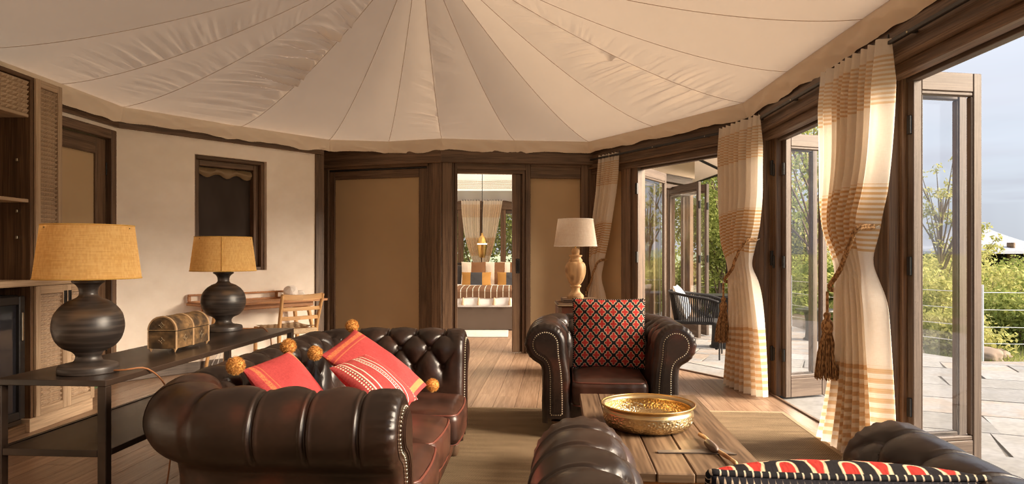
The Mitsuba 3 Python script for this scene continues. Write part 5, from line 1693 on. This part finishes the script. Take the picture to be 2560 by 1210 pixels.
for nm, pa, pb, ed, sd in (('left', (-1.02, 13.72), (-0.64, 13.72), [(0, 0.0, 1.0), (0.25, 0.12, 0.98), (0.45, 0.38, 1.0), (0.66, 0.82, 1.12), (0.74, 0.9, 1.16), (1.0, 0.62, 1.20)], 1), ('right', (-0.575, 13.72), (-0.24, 13.72), [(0, 0.0, 1.15), (0.25, -0.06, 0.86), (0.45, -0.06, 0.56), (0.66, -0.08, 0.20), (0.74, -0.12, 0.14), (1.0, -0.16, 0.4)], 2)):
    curtain(f'striped bedroom curtain, {nm} one of the pair that meets in a V behind the bed', pa, pb, 2.23, 0.05, ed, 7, 0.035, None, sd, (0, -1), tassel=False)

bed = thing('bed', 'wide bed with white bedding and a taupe skirt in the bedroom beyond the doorway', 'bed')
bx0, bx1, by0, by1 = -1.72, 0.02, 10.33, 12.45
put('base', box3(bx0 + 0.04, bx1 - 0.04, by0 + 0.05, by1, 0.02, 0.36, 0.01)[:2], WOOD, bed)
# skirt with soft folds
pts = np.array([(bx0, by1)] + [(bx0, by0)] + [(bx1, by0)] + [(bx1, by1)], float)
dd = np.r_[0, np.cumsum(np.linalg.norm(np.diff(pts, axis=0), axis=1))]
s = np.linspace(0, dd[-1], 300)
q = np.stack([np.interp(s, dd, pts[:, 0]), np.interp(s, dd, pts[:, 1])], 1)
nn = np.stack([-np.gradient(q[:, 1]), np.gradient(q[:, 0])], 1)
nn = -nn / np.linalg.norm(nn, axis=1, keepdims=True)
v = np.linspace(0, 1, 12)
fold = 0.012 * (meshkit.fbm(np.stack([s * 3, 0 * s, 0 * s], -1), 3, 4) - 0.5)
V = np.stack([np.concatenate([q + nn * (0.005 + fold[:, None] * t * 2), np.full((300, 1), 0.36 - 0.345 * t)], 1) for t in v], 1)
put('skirt', (V.reshape(-1, 3), grid(V)), SKIRT, bed, smooth=True)
m = rbox(bx1 - bx0 + 0.05, by1 - by0 + 0.10, 0.28, 0.075, 24)
V = m[0] + [0, 0, 0]
V[:, 2] += 0.02 * (meshkit.fbm(V * 5, 3, 7) - 0.5) * (V[:, 2] > -0.05)
V[:, :2] *= 1 + 0.012 * (meshkit.fbm(V * [6, 6, 10], 3, 8) - 0.5)[:, None]
put('duvet', (V + [(bx0 + bx1) / 2, (by0 + by1) / 2, 0.480], m[1]), LINEN, bed, smooth=True)
a = np.linspace(PI, 0, 30)
hb = np.column_stack([(bx0 + bx1) / 2 + (bx1 - bx0) / 2 * 1.0 * np.sign(np.cos(a)) * np.abs(np.cos(a)) ** 0.25, np.full(30, by1 + 0.04), 0.62 + 0.36 * np.abs(np.sin(a)) ** 0.25])
hb[0, 2] = hb[-1, 2] = 0.0
put('headboard_rail', tube(hb, 0.016, 8)[:2], BLACK, bed, smooth=True)
for k_ in range(7):
    x = bx0 + 0.15 + (bx1 - bx0 - 0.3) * k_ / 6
    put('headboard_bar', tube(np.array([[x, by1 + 0.04, 0.3], [x, by1 + 0.04, 0.97]]), 0.008, 6)[:2], BLACK, bed, smooth=True)

th_ = thing('striped_throw', 'brown throw with cream stripes and tassels over the foot of the bed', 'blanket')
nu, nv = 90, 40
U, Vv = np.meshgrid(np.linspace(bx0 - 0.05, bx1 + 0.06, nu), np.linspace(0, 1, nv), indexing='ij')
yy = np.where(Vv < 0.7, by0 + 1.25 - (1.29 + 0.02) * Vv / 0.7, by0 - 0.060)
zz = np.where(Vv < 0.7, 0.628 + 0.02 * np.sin(PI * Vv / 0.7), 0.628 - 0.11 * (Vv - 0.7) / 0.3 - 0.02)
zz = zz + 0.010 * np.sin(U * 13 + 3 * Vv) * Vv - 0.015 * (np.abs(Vv - 0.7) < 0.03)
edge = np.clip((U - (bx1 - 0.02)) / 0.08, 0, 1)
zz = zz - 0.14 * edge * (Vv < 0.7)
V = np.stack([U, yy - 0.006, zz], -1)
put('cloth', (V.reshape(-1, 3), grid(V), np.stack([U - 0.6 * 0, Vv], -1).reshape(-1, 2)), THROW, th_, smooth=True)
tsl = lathe(smooth_prof([(0.001, 0.03), (0.010, 0.025), (0.012, 0.01), (0.016, -0.01), (0.030, -0.085), (0.001, -0.088)], 16), 12)[:2]
for i in range(8):
    x = bx0 + 0.05 + i * 0.234
    put('tassel', xf(tsl, tr(x, by0 - 0.075, 0.475)), TASSEL, th_, smooth=True)

pg_, _ = pillow(0.46, 0.46, 0.15)
for i, (x, lab) in enumerate(((-0.645, 'brown and cream striped square cushion on the bed, left of the middle one'), (-0.24, 'brown and cream striped square cushion in the middle of the bedhead'), (0.15, 'brown and cream striped square cushion at the right side of the bedhead'), (-1.05, 'brown and cream striped square cushion on the bed, hidden by the door post'))):
    if i == 3:
        continue
    k = thing('striped_cushion', lab, 'cushion')
    put('cover', pg_, BEDCUSH, k, smooth=True, M=upright((x * 1.02 - 0.02 - (0.12 if i == 2 else 0), 12.17, 0.80), 0, 18))
pl_, _ = pillow(0.52, 0.26, 0.13)
for i, (x, lab) in enumerate(((-0.60, 'ochre and charcoal lumbar cushion at the left on the bed'), (0.02, 'ochre and charcoal lumbar cushion at the right on the bed'))):
    k = thing('lumbar_cushion', lab, 'cushion')
    put('cover', pl_, LUMBAR, k, smooth=True, M=upright((x - 0.02, 11.90, 0.715), 0, 15))
for i, (x, lab) in enumerate(((-0.88, 'dark bed pillow behind the striped cushions, left'), (-0.06, 'dark bed pillow behind the striped cushions, right'))):
    k = thing('bed_pillow', lab, 'pillow')
    put('cover', pillow(0.70, 0.42, 0.16)[0], twosided('m_charcoal_linen', (0.06, 0.055, 0.055), 0.85, 0.2) if 'm_charcoal_linen' not in scene else 'm_charcoal_linen', k, smooth=True, M=upright((x, 12.30, 0.76), 0, 16))

pd = thing('pendant_lamp', 'brass pendant lamp hanging above the bed in the bedroom', 'lamp')
pm = tr(-0.555, 12.7, 1.33)
put('lower_bowl', lathe(smooth_prof([(0.001, -0.24), (0.045, -0.24), (0.06, -0.20), (0.086, -0.06), (0.094, 0.0)], 30), 40)[:2], BRASS_PLAIN, pd, smooth=35, M=pm)
put('upper_dome', lathe(smooth_prof([(0.094, 0.026), (0.078, 0.09), (0.045, 0.15), (0.02, 0.18), (0.018, 0.215), (0.001, 0.22)], 30), 40)[:2], BRASS_PLAIN, pd, smooth=35, M=pm)
scene[key_of('glow_band', pd)] = {**mikit.ply(lathe([(0.090, 0.0), (0.090, 0.026)], 40)[:2], mat('m_glow', type='twosided', bsdf={'type': 'diffuse', 'reflectance': C(0.8, 0.7, 0.5)}), smooth=True), 'to_world': T(pm.tolist()), 'emitter': {'type': 'area', 'radiance': C(9, 6.0, 3.0)}}
put('rod', tube(np.array([[-0.555, 12.7, 1.54], [-0.555, 12.7, 3.0]]), 0.005, 6)[:2], BLACK, pd, smooth=True)
rg = thing('bedroom_rug', 'off-white woven rug on the boards at the foot of the bed', 'rug')
put('weave', box3(-1.6, -0.055, 9.45, 10.28, 0.001, 0.013, 0.003)[:2], RUGW, rg)

# ------------------------------------------------------------------ outside: bedroom front seen through the far bay
bfr = struct('wall_bedroom_front')
fG = Facet((1.10, 8.75), (2.77, 10.70), inside=(0, 11))
put('header_beam', fG.box(0, fG.L, -0.06, 0.06, 2.22, 2.33), WOOD2, bfr)
put('door_head', fG.box(0, fG.L, -0.07, 0.03, 2.12, 2.19), WOOD2, bfr)
put('post', fG.box(0.0, 0.12, -0.08, 0.06, 0, 2.22), WOOD, bfr)
put('post', fG.box(fG.L - 0.12, fG.L, -0.08, 0.06, 0, 2.22), WOOD, bfr)
put('post', fG.box(1.30, 1.40, -0.08, 0.06, 0, 2.22), WOOD, bfr)
W = facet_plate(fG, -0.02, fG.L + 0.02, 2.33, 2.82, [], 0.02)
put('canvas_fascia', (W[0] - [*(fG.n * 0.07), 0], W[1]), CANVAS, bfr)
fH = Facet((2.77, 10.70), (2.75, 14.2), inside=(0, 11))
put('header_beam', fH.box(0, fH.L, -0.06, 0.06, 2.12, 2.33), WOOD2, bfr)
W = facet_plate(fH, -0.02, fH.L + 0.02, 2.33, 2.82, [], 0.02)
put('canvas_fascia', W, CANVAS, bfr)
for s in (1.2, 2.3, 3.3):
    put('post', fH.box(s, s + 0.12, -0.08, 0.06, 0, 2.12), WOOD, bfr)
door_leaf('dark-framed glazed door leaf of the bedroom front, standing out over the terrace behind the rope chair', leafM((2.58, 9.39), (2.365, 10.30), DZ), w=0.935, h=2.165)
door_leaf('narrow dark glazed door leaf of the bedroom front, farthest right beside the trees', leafM((2.78, 9.70), (2.60, 10.45), DZ), w=0.77, h=2.165)
ev = thing('tent_eave', 'canvas eave of the bedroom tent with a dark strut, above the terrace', 'awning')
e0, e1, e2, e3 = np.array([1.2, 8.9, 2.80]), np.array([2.80, 10.75, 2.80]), np.array([3.42, 10.95, 2.47]), np.array([3.35, 13.5, 2.47])
V = np.array([e1, e2, [2.9, 8.8, 2.62], e0, e3, [2.78, 14.2, 2.8]])
put('canvas', (V, np.array([[0, 1, 2], [0, 2, 3], [0, 5, 4], [0, 4, 1]])), CANVAS, ev)
put('edge_rope', tube(spline([[2.9, 8.8, 2.62], (e2 + [2.9, 8.8, 2.62]) / 2 + [-0.12, 0.12, 0.0], e2], 14), 0.014, 6)[:2], GREYROOF, ev, smooth=True)
put('strut', tube(np.array([[2.74, 10.60, 2.70], e2]), 0.022, 8)[:2], BLACK, ev, smooth=True)
put('edge_pole', tube(np.array([e2, e3]), 0.02, 8)[:2], BLACK, ev, smooth=True)

# ------------------------------------------------------------------ terrace of stone flags
deck = struct('deck')
DECK = sg.Polygon([(-4.5, -0.95), (2.0, -0.95), (2.055, 1.3), CD, BC, BRc, (1.12, 8.72), (2.78, 10.65), (2.76, 14.0), (3.6, 13.6), (4.3, 12.6), (4.55, 11.2), (4.50, 9.6), (4.62, 8.7), (5.1, 7.45), (8.6, 7.25), (8.6, -3.4), (-4.5, -3.4)])
put('bed', extrude(DECK, 0.085, -0.11), princ('m_mortar', (0.15, 0.135, 0.115), 0.9, 0.1), deck)
drng = random.Random(12)
dA = math.radians(-24)
dX, dY = np.array([math.cos(dA), math.sin(dA)]), np.array([-math.sin(dA), math.cos(dA)])
inner = DECK.buffer(-0.004)
# a border of pale slabs along the thresholds first
edge_line = sg.LineString([(2.0, -0.9), (2.055, 1.3), CD, BC, BRc])
border = edge_line.buffer(0.46, cap_style='flat').intersection(inner)
stones = []
for f, n in ((fE, 3), (fD, 3), (fC, 3), (fB, 3)):
    for i in range(n):
        a0, a1 = f.L * i / n, f.L * (i + 1) / n
        c0, c1, c2, c3 = f.at(a0 + 0.004, -0.0)[:2], f.at(a1 - 0.004, -0.0)[:2], f.at(a1 - 0.004, -0.45)[:2], f.at(a0 + 0.004, -0.45)[:2]
        stones.append(sg.Polygon([c0, c1, c2, c3]).intersection(inner))
rest = inner.difference(shapely.union_all(stones).buffer(0.008))
v = -6.0
while v < 18:
    hgt = drng.uniform(0.42, 0.72)
    u = -8 - drng.random()
    while u < 14:
        wdt = drng.uniform(0.55, 1.15)
        j = lambda: drng.uniform(-0.03, 0.03)
        q = [dX * a + dY * b for a, b in ((u + 0.006, v + 0.006), (u + wdt - 0.006 + j(), v + 0.006), (u + wdt - 0.006 + j(), v + hgt - 0.006), (u + 0.006, v + hgt - 0.006))]
        h = sg.Polygon([tuple(x) for x in q]).intersection(rest)
        for gph in getattr(h, 'geoms', [h]):
            if gph.geom_type == 'Polygon' and gph.area > 0.012:
                stones.append(gph)
        u += wdt
    v += hgt
for i, gph in enumerate(stones):
    gph = gph.buffer(-0.004).buffer(0.004) if i > 11 else gph
    m = extrude(gph, 0.05, -0.064 + drng.uniform(-0.002, 0.002))
    if m is None:
        continue
    P, F, UV = soup_uv(m[0], m[1], 0, 900 + i)
    put('paving_stone', (P, F, UV), STONE, deck)
print('planks', nplank, 'stones', len(stones))

# ------------------------------------------------------------------ terrace furniture
rc_ = thing('rope_armchair', 'black rope armchair with a white cushion on the terrace, seen past the far curtain', 'armchair')
rM = axes((2.10, 7.86, -0.014), (0.94, -0.34, 0), (0.34, 0.94, 0), (0, 0, 1))    # x: where it faces


def rp(*q):
    return (rM @ np.array([*q, 1.0]))[:3]


ang = np.linspace(-2.05, 2.05, 40)
topr = np.array([rp(0.02 - 0.30 * math.cos(t) * 1.0 + (0.10 * max(0, abs(t) - 1.4)), 0.285 * math.sin(t) / math.sin(1.57), 0.655 + 0.085 * (0.5 + 0.5 * math.cos(t)) ** 1.3) for t in ang])
tail = [rp(0.28, -0.27, 0.635), rp(0.29, 0.27, 0.635)]
topr = np.vstack([tail[0], topr[3:-3], tail[1]])
topr = spline(topr, 60)
lowr = np.array([(0.0, 0.0, 0.0)] * 60)
for i in range(60):
    q = np.linalg.inv(rM) @ np.array([*topr[i], 1])
    lowr[i] = rp(q[0] * 0.86 + 0.02, q[1] * 0.86, 0.395)
put('arm_rail', tube(topr, 0.016, 8)[:2], ROPEDARK, rc_, smooth=True)
put('seat_ring', tube(lowr, 0.014, 8)[:2], ROPEDARK, rc_, smooth=True)
for i in range(1, 59):
    if i % 1 == 0:
        put('rope_strand', tube(np.array([topr[i], (topr[i] + lowr[min(i + 1, 59)]) / 2, lowr[min(i + 1, 59)]]), 0.0062, 4)[:2], ROPEDARK, rc_, smooth=True)
sv = rbox(0.50, 0.50, 0.04, 0.018, 8)
put('seat_pad', xf(sv, rM @ tr(0.03, 0, 0.40)), ROPEDARK, rc_, smooth=True)
for x, y, fx, fy in ((0.24, -0.22, 0.29, -0.26), (0.24, 0.22, 0.29, 0.26), (-0.18, -0.18, -0.28, -0.24), (-0.18, 0.18, -0.28, 0.24)):
    t0 = 0.63 if x > 0 else 0.39
    put('leg', tube(np.array([rp(x + (0.05 if x > 0 else 0), y * (1.22 if x > 0 else 1), t0), rp(fx, fy, 0.0)]), [0.013, 0.009], 8)[:2], BLACK, rc_, smooth=True)
wcu = thing('white_cushion', 'white square cushion leaning in the black rope armchair', 'cushion')
g_, _ = pillow(0.40, 0.40, 0.14)
put('cover', g_, WHITECUSH, wcu, smooth=True, M=axes(rp(-0.145, 0.02, 0.62), rM[:3, 1], rM[:3, 2] * 0.93 - rM[:3, 0] * 0.37))


def terrace_table(c, r, h, label):
    k = thing('terrace_table', label, 'table')
    put('top', lathe(smooth_prof([(0.001, h - 0.03), (r - 0.03, h - 0.03), (r, h - 0.015), (r - 0.01, h), (r - 0.03, h - 0.006), (0.001, h - 0.006)], 24), 40)[:2], BLACK, k, smooth=40, M=tr(c[0], c[1], -0.014))
    put('drum', lathe(smooth_prof([(r * 0.55, 0.0), (r * 0.50, h * 0.5), (r * 0.6, h - 0.03)], 16), 32)[:2], ROPEDARK, k, smooth=True, M=tr(c[0], c[1], -0.014))
    put('foot', lathe([(0.001, 0.0), (r * 0.6, 0.0), (r * 0.6, 0.02), (0.001, 0.02)], 32)[:2], BLACK, k, M=tr(c[0], c[1], -0.014))
    return k


terrace_table((2.66, 8.55), 0.30, 0.66, 'round black table on the terrace beside the rope armchair')
terrace_table((4.15, 9.3), 0.28, 0.42, 'low round black table out on the terrace near the railing')

rail = thing('wire_railing', 'thin wire railing along the edge of the terrace', 'railing')
rpts = [np.array(q) for q in ((8.3, 7.66), (7.0, 7.76), (5.43, 7.88), (4.86, 9.6), (4.66, 11.4), (4.3, 12.9), (3.6, 13.9))]
for z in (0.12, 0.31, 0.51, 0.71):
    for a, b in zip(rpts[:-1], rpts[1:]):
        put('wire', tube(np.array([[*a, z], [*((a + b) / 2), z - 0.004], [*b, z]]), 0.0052, 5)[:2], WIRE, rail, smooth=True)
for q in rpts:
    put('post', tube(np.array([[*q, -0.25], [*q, 0.80]]), 0.014, 8)[:2], WIRE, rail, smooth=True)
# ------------------------------------------------------------------ ground, bushes, trees, rocks, far tent
gx, gy = np.meshgrid(np.linspace(-60, 90, 151), np.linspace(-40, 140, 181), indexing='ij')
dist = np.maximum(np.hypot(np.maximum(gx - 5, 0), np.maximum(gy - 12, 0)), 0)
gz = -0.16 - 0.02 * np.clip(dist, 0, 60) + 0.10 * (meshkit.fbm(np.stack([gx * 0.35, gy * 0.35, 0 * gx], -1), 3, 2) - 0.5) * np.clip(dist, 0, 1)
put('ground', (np.stack([gx, gy, gz], -1).reshape(-1, 3), grid(gx[..., None].repeat(3, -1))), GROUND, None, smooth=True, kind='structure')
hx_ = np.linspace(-160, 260, 160)
hh = 2.6 + 3.0 * meshkit.fbm(np.stack([hx_ * 0.03, 0 * hx_, 0 * hx_], -1), 3, 3)
rows = [np.stack([hx_, 0 * hx_ + 150 + 20 * t, hh * w - 2.5], 1) for t, w in ((0, 0.0), (0.5, 0.6), (1.2, 1.0), (2.5, 0.6))]
V = np.stack(rows, 1)
put('hill', (V.reshape(-1, 3), grid(V)), princ('m_far_hill', (0.16, 0.19, 0.13), 1.0, 0.0), None, smooth=True, kind='structure')


def leaves(centres, radii, n, size, seed, flat=0.75):
    g = np.random.default_rng(seed)
    radii = np.asarray(radii, float)
    w = radii ** 2 / (radii ** 2).sum()
    i = g.choice(len(centres), n, p=w)
    d = g.normal(size=(n, 3))
    d /= np.linalg.norm(d, axis=1, keepdims=True)
    rr = radii[i] * (1 - 0.55 * g.random(n) ** 2.2) * (0.85 + 0.35 * g.random(n))
    c = np.asarray(centres)[i] + d * rr[:, None] * [1, 1, flat]
    nrm = d * 0.6 + g.normal(size=(n, 3)) * 0.7 + [0, 0, 0.4]
    nrm /= np.linalg.norm(nrm, axis=1, keepdims=True)
    a = np.cross(nrm, g.normal(size=(n, 3)))
    a /= np.linalg.norm(a, axis=1, keepdims=True)
    b = np.cross(nrm, a)
    s = size * g.uniform(0.6, 1.3, n)[:, None]
    P = np.stack([c - a * s, c + b * s * 0.55, c + a * s, c - b * s * 0.55], 1).reshape(-1, 3)
    F = np.arange(4 * n).reshape(-1, 4)
    return P, np.vstack([F[:, [0, 1, 2]], F[:, [0, 2, 3]]])


def bush(x, y, r, h, z, label, seed, m, n=5200, size=0.035, group=None):
    g = np.random.default_rng(seed)
    k = thing('bush', label, 'bush', group)
    c, rad = [], []
    for i in range(13):
        a, q = g.random() * 2 * PI, r * math.sqrt(g.random()) * 0.8
        rr = r * g.uniform(0.28, 0.5)
        zz = z + h * (0.25 + 0.55 * g.random() * (1 - (q / r) ** 2 * 0.6))
        c.append((x + q * math.cos(a), y + q * math.sin(a), zz))
        rad.append(rr)
    P, F = leaves(c, rad, n, size, seed)
    put('foliage', (P, F), m, k, kind='stuff')
    st = [tube(spline([(x + g.normal() * 0.05, y + g.normal() * 0.05, z - 0.15), ((x + q[0]) / 2, (y + q[1]) / 2, z + (q[2] - z) * 0.4), q], 6), [0.02, 0.018, 0.015, 0.012, 0.009, 0.006], 5)[:2] for q in c]
    put('stems', join(*st), BARK, k, smooth=True, kind='stuff')


def tree(x, y, h, spread, z, label, seed, m, n=6000, size=0.04, dense=1.0, low=0.35, lean=(0, 0)):
    g = np.random.default_rng(seed)
    k = thing('tree', label, 'tree')
    trunk = spline([(x, y, z - 0.3), (x + lean[0] * 0.3 + 0.06 * g.normal(), y + lean[1] * 0.3, z + h * 0.3), (x + lean[0], y + lean[1], z + h * 0.75)], 12)
    tb = [tube(trunk, np.linspace(0.03 * h * 0.55, 0.012, 12), 7)[:2]]
    c, rad = [], []
    for i in range(22):
        t = low + (1 - low) * g.random()
        a = g.random() * 2 * PI
        q = spread * (0.35 + 0.65 * g.random()) * math.sin(PI * min(1, 0.25 + 0.7 * (1 - t) + 0.15))
        base = trunk[min(11, int(t * 10))]
        end = np.array([x + lean[0] * t + q * math.cos(a), y + lean[1] * t + q * math.sin(a), z + h * (t + 0.10 * g.random())])
        tb.append(tube(spline([base, (base + end) / 2 + [0, 0, 0.05 * h * g.normal() * 0.5], end], 7), np.linspace(0.022, 0.005, 7), 5)[:2])
        c += [end, base * 0.35 + end * 0.65]
        rad += [spread * g.uniform(0.16, 0.34) * dense, spread * g.uniform(0.12, 0.24) * dense]
    put('branches', join(*tb), BARK, k, smooth=True)
    put('foliage', leaves(c, rad, n, size, seed + 500), m, k, kind='stuff')


BL_ = ['low yellow-green bush just beyond the wire railing at the right edge', 'bush past the railing below the grey tent roof', 'round bush beyond the railing, seen through the open middle bay', 'bushy green shrub behind the railing near the nearest curtain']
spots = [(6.1, 9.3, 0.75, 0.85, 1), (7.3, 9.5, 0.8, 0.95, 0), (8.2, 9.9, 0.9, 1.05, 1), (6.6, 10.6, 0.9, 1.20, 1), (7.8, 11.2, 1.0, 1.30, 1), (9.2, 11.6, 1.1, 1.35, 0), (5.7, 10.4, 0.7, 1.15, 0), (6.2, 12.1, 0.9, 1.25, 1), (5.3, 12.2, 0.75, 1.1, 0), (5.0, 13.4, 0.8, 1.25, 1),
         (7.4, 13.3, 1.1, 1.35, 1), (9.0, 13.6, 1.2, 1.5, 1), (10.8, 13.6, 1.2, 1.5, 0), (5.9, 14.4, 1.0, 1.45, 2), (4.2, 14.8, 0.9, 1.5, 0), (8.0, 15.8, 1.4, 1.75, 0), (10.4, 16.4, 1.4, 1.7, 1), (12.8, 16.2, 1.5, 1.75, 0), (6.0, 17.0, 1.3, 1.9, 0), (11.3, 19.6, 1.5, 1.8, 2), (14.3, 18.6, 1.4, 1.45, 1), (16.6, 18.9, 1.3, 1.3, 0), (9.0, 19.5, 1.6, 2.1, 1), (9.6, 10.2, 0.8, 1.0, 0)]
for i, (x, y, r, h, mm) in enumerate(spots):
    px = 1280 + 1707 * x / y
    where = 'far right, beyond the railing' if px > 2450 else 'behind the leaf nearest the viewer' if px > 2230 else 'behind the widest curtain' if px > 2090 else 'seen through the middle bay' if px > 1930 else 'behind the middle curtain'
    far = 'near the railing' if y < 10.7 else 'in the middle distance' if y < 14 else 'far back'
    tone = ('green', 'yellow-green', 'dark green')[mm]
    bush(x, y, r, h, -0.2 - 0.02 * max(0, math.hypot(max(x - 5, 0), max(y - 12, 0))), f'{tone} bush {far}, {where}', 40 + i, LEAF[mm], n=5200 if y < 14 else 4200, size=0.034 if y < 12 else 0.045, group='bushes beyond the terrace')
tree(3.95, 13.2, 4.6, 1.35, -0.2, 'dense green tree right outside the far bay, beside the middle curtain', 3, LEAF[0], 15000, 0.036, 1.35, 0.10)
tree(4.9, 15.4, 5.0, 1.6, -0.2, 'green tree behind the one in the far bay', 4, LEAF[0], 12000, 0.045, 1.3, 0.15)
tree(7.3, 17.6, 5.0, 2.0, -0.35, 'tall pale tree seen through the glass of the leaf at the middle post', 5, LEAF[1], 11000, 0.05, 1.0, 0.25)
tree(5.25, 11.9, 4.6, 1.3, -0.2, 'sparse tree with thin twigs above the middle bay', 6, LEAF[0], 2600, 0.04, 0.8, 0.45, (-0.3, -0.3))
tree(8.35, 13.3, 3.4, 0.62, -0.3, 'thin sparse tree seen through the glass of the leaf nearest the viewer', 7, LEAF[1], 1500, 0.035, 0.8, 0.3)
tree(13.9, 20.6, 2.6, 0.9, -0.5, 'small scraggy tree in front of the grey tent roof', 8, LEAF[1], 1400, 0.05, 0.8, 0.35)
for i, (x, y, h, s, mm) in enumerate(((-4.6, 17.0, 4.4, 1.9, 0), (-2.6, 18.2, 4.8, 1.9, 1), (-0.9, 17.2, 4.2, 1.8, 0), (0.7, 18.0, 4.6, 1.9, 1), (2.4, 17.2, 4.4, 1.7, 0), (-1.8, 20.5, 5.4, 2.2, 1), (1.6, 21.0, 5.6, 2.4, 0), (4.0, 19.5, 5.2, 2.0, 0))):
    tree(x, y, h, s, -0.3, f'leafy tree behind the bedroom windows, number {i + 1} from the left' if False else ('leafy green tree behind the bedroom windows' if mm == 0 else 'pale leafy tree behind the bedroom windows'), 60 + i, LEAF[mm], 13000, 0.055, 1.5, 0.0)
    labels[f'tree_{6 + i:03d}']['group'] = 'green trees behind the bedroom' if mm == 0 else 'pale trees behind the bedroom'


def rock(x, y, r, z, seed, label):
    s = trimesh.creation.icosphere(subdivisions=3, radius=1.0)
    V = np.array(s.vertices)
    V = V * (0.75 + 0.6 * meshkit.fbm(V * 1.6 + seed * 7, 3, seed)[:, None]) * [r, r * 0.8, r * 0.55]
    k = thing('rock', label, 'rock')
    put('stone', (V + [x, y, z], np.array(s.faces)), ROCK, k, smooth=30)


for i, (x, y, r, z, lab) in enumerate(((5.75, 8.35, 0.22, -0.10, 'brown rock on the grass beyond the railing, left of a pair at the right edge'), (6.25, 8.0, 0.17, -0.13, 'flat brown rock on the grass at the right edge'), (6.1, 8.6, 0.16, -0.12, 'small brown rock behind the two bigger ones at the right edge'),
                                        (4.95, 11.6, 0.38, -0.08, 'grey boulder past the railing, seen through the glass at the middle post'), (5.25, 10.9, 0.30, -0.10, 'grey boulder beside the larger one beyond the railing'), (5.2, 8.9, 0.16, -0.14, 'small rock at the terrace edge behind the widest curtain'))):
    rock(x, y, r, z, i + 1, lab)
gt = []
ggr = np.random.default_rng(5)
for i in range(9000):
    x, y = ggr.uniform(4.7, 8.5), ggr.uniform(7.5, 11.5)
    if DECK.contains(sg.Point(x, y)):
        continue
    a, hgt = ggr.random() * 2 * PI, ggr.uniform(0.03, 0.11)
    gt.append([(x - 0.004 * math.cos(a), y - 0.004 * math.sin(a), -0.17), (x + 0.004 * math.cos(a), y + 0.004 * math.sin(a), -0.17), (x + ggr.normal() * 0.03, y + ggr.normal() * 0.03, -0.17 + hgt)])
gt = np.array(gt).reshape(-1, 3)
put('grass', (gt, np.arange(len(gt)).reshape(-1, 3)), LEAF[0], None, label='green grass along the edge of the terrace', cat='grass', kind='stuff')

hut = thing('guest_tent', 'distant guest tent with a grey canvas roof above the bushes at the right edge', 'tent')
hc = np.array([17.1, 26.0])
prof = [(0.02, 2.62), (0.7, 2.15), (1.5, 1.75), (2.4, 1.42), (3.15, 1.20), (3.2, 1.12)]
put('roof', lathe(smooth_prof(prof, 30), 10)[:2], GREYROOF, hut, M=tr(*hc, 0.05))
for a in np.linspace(0, 2 * PI, 9)[:-1]:
    put('post', tube(np.array([[hc[0] + 2.6 * math.cos(a), hc[1] + 2.6 * math.sin(a), -0.9], [hc[0] + 2.6 * math.cos(a), hc[1] + 2.6 * math.sin(a), 1.55]]), 0.13, 6)[:2], WOOD, hut, smooth=True)
put('wall', lathe([(2.4, -0.9), (2.4, 1.2)], 10)[:2], DARKGAP, hut, M=tr(*hc, 0.0))

for k in [k for k in labels if k not in scene and not any(q.startswith(k + '__') for q in scene)]:
    del labels[k]

seen = {}
for k in [k for k in labels if k.startswith('bush') and k in labels and '__' not in k]:
    seen.setdefault(labels[k]['label'], []).append(k)
for lab, ks in seen.items():
    if len(ks) == 2:
        q = [sg.Point(spots[int(k[5:]) if len(k) > 4 else 0][:2]) for k in ks]
        ks = [k for _, k in sorted(zip([p.x / p.y for p in q], ks))]
        for k, w_ in zip(ks, ('the left one', 'the right one')):
            labels[k]['label'] = f'{lab}, {w_} of two'
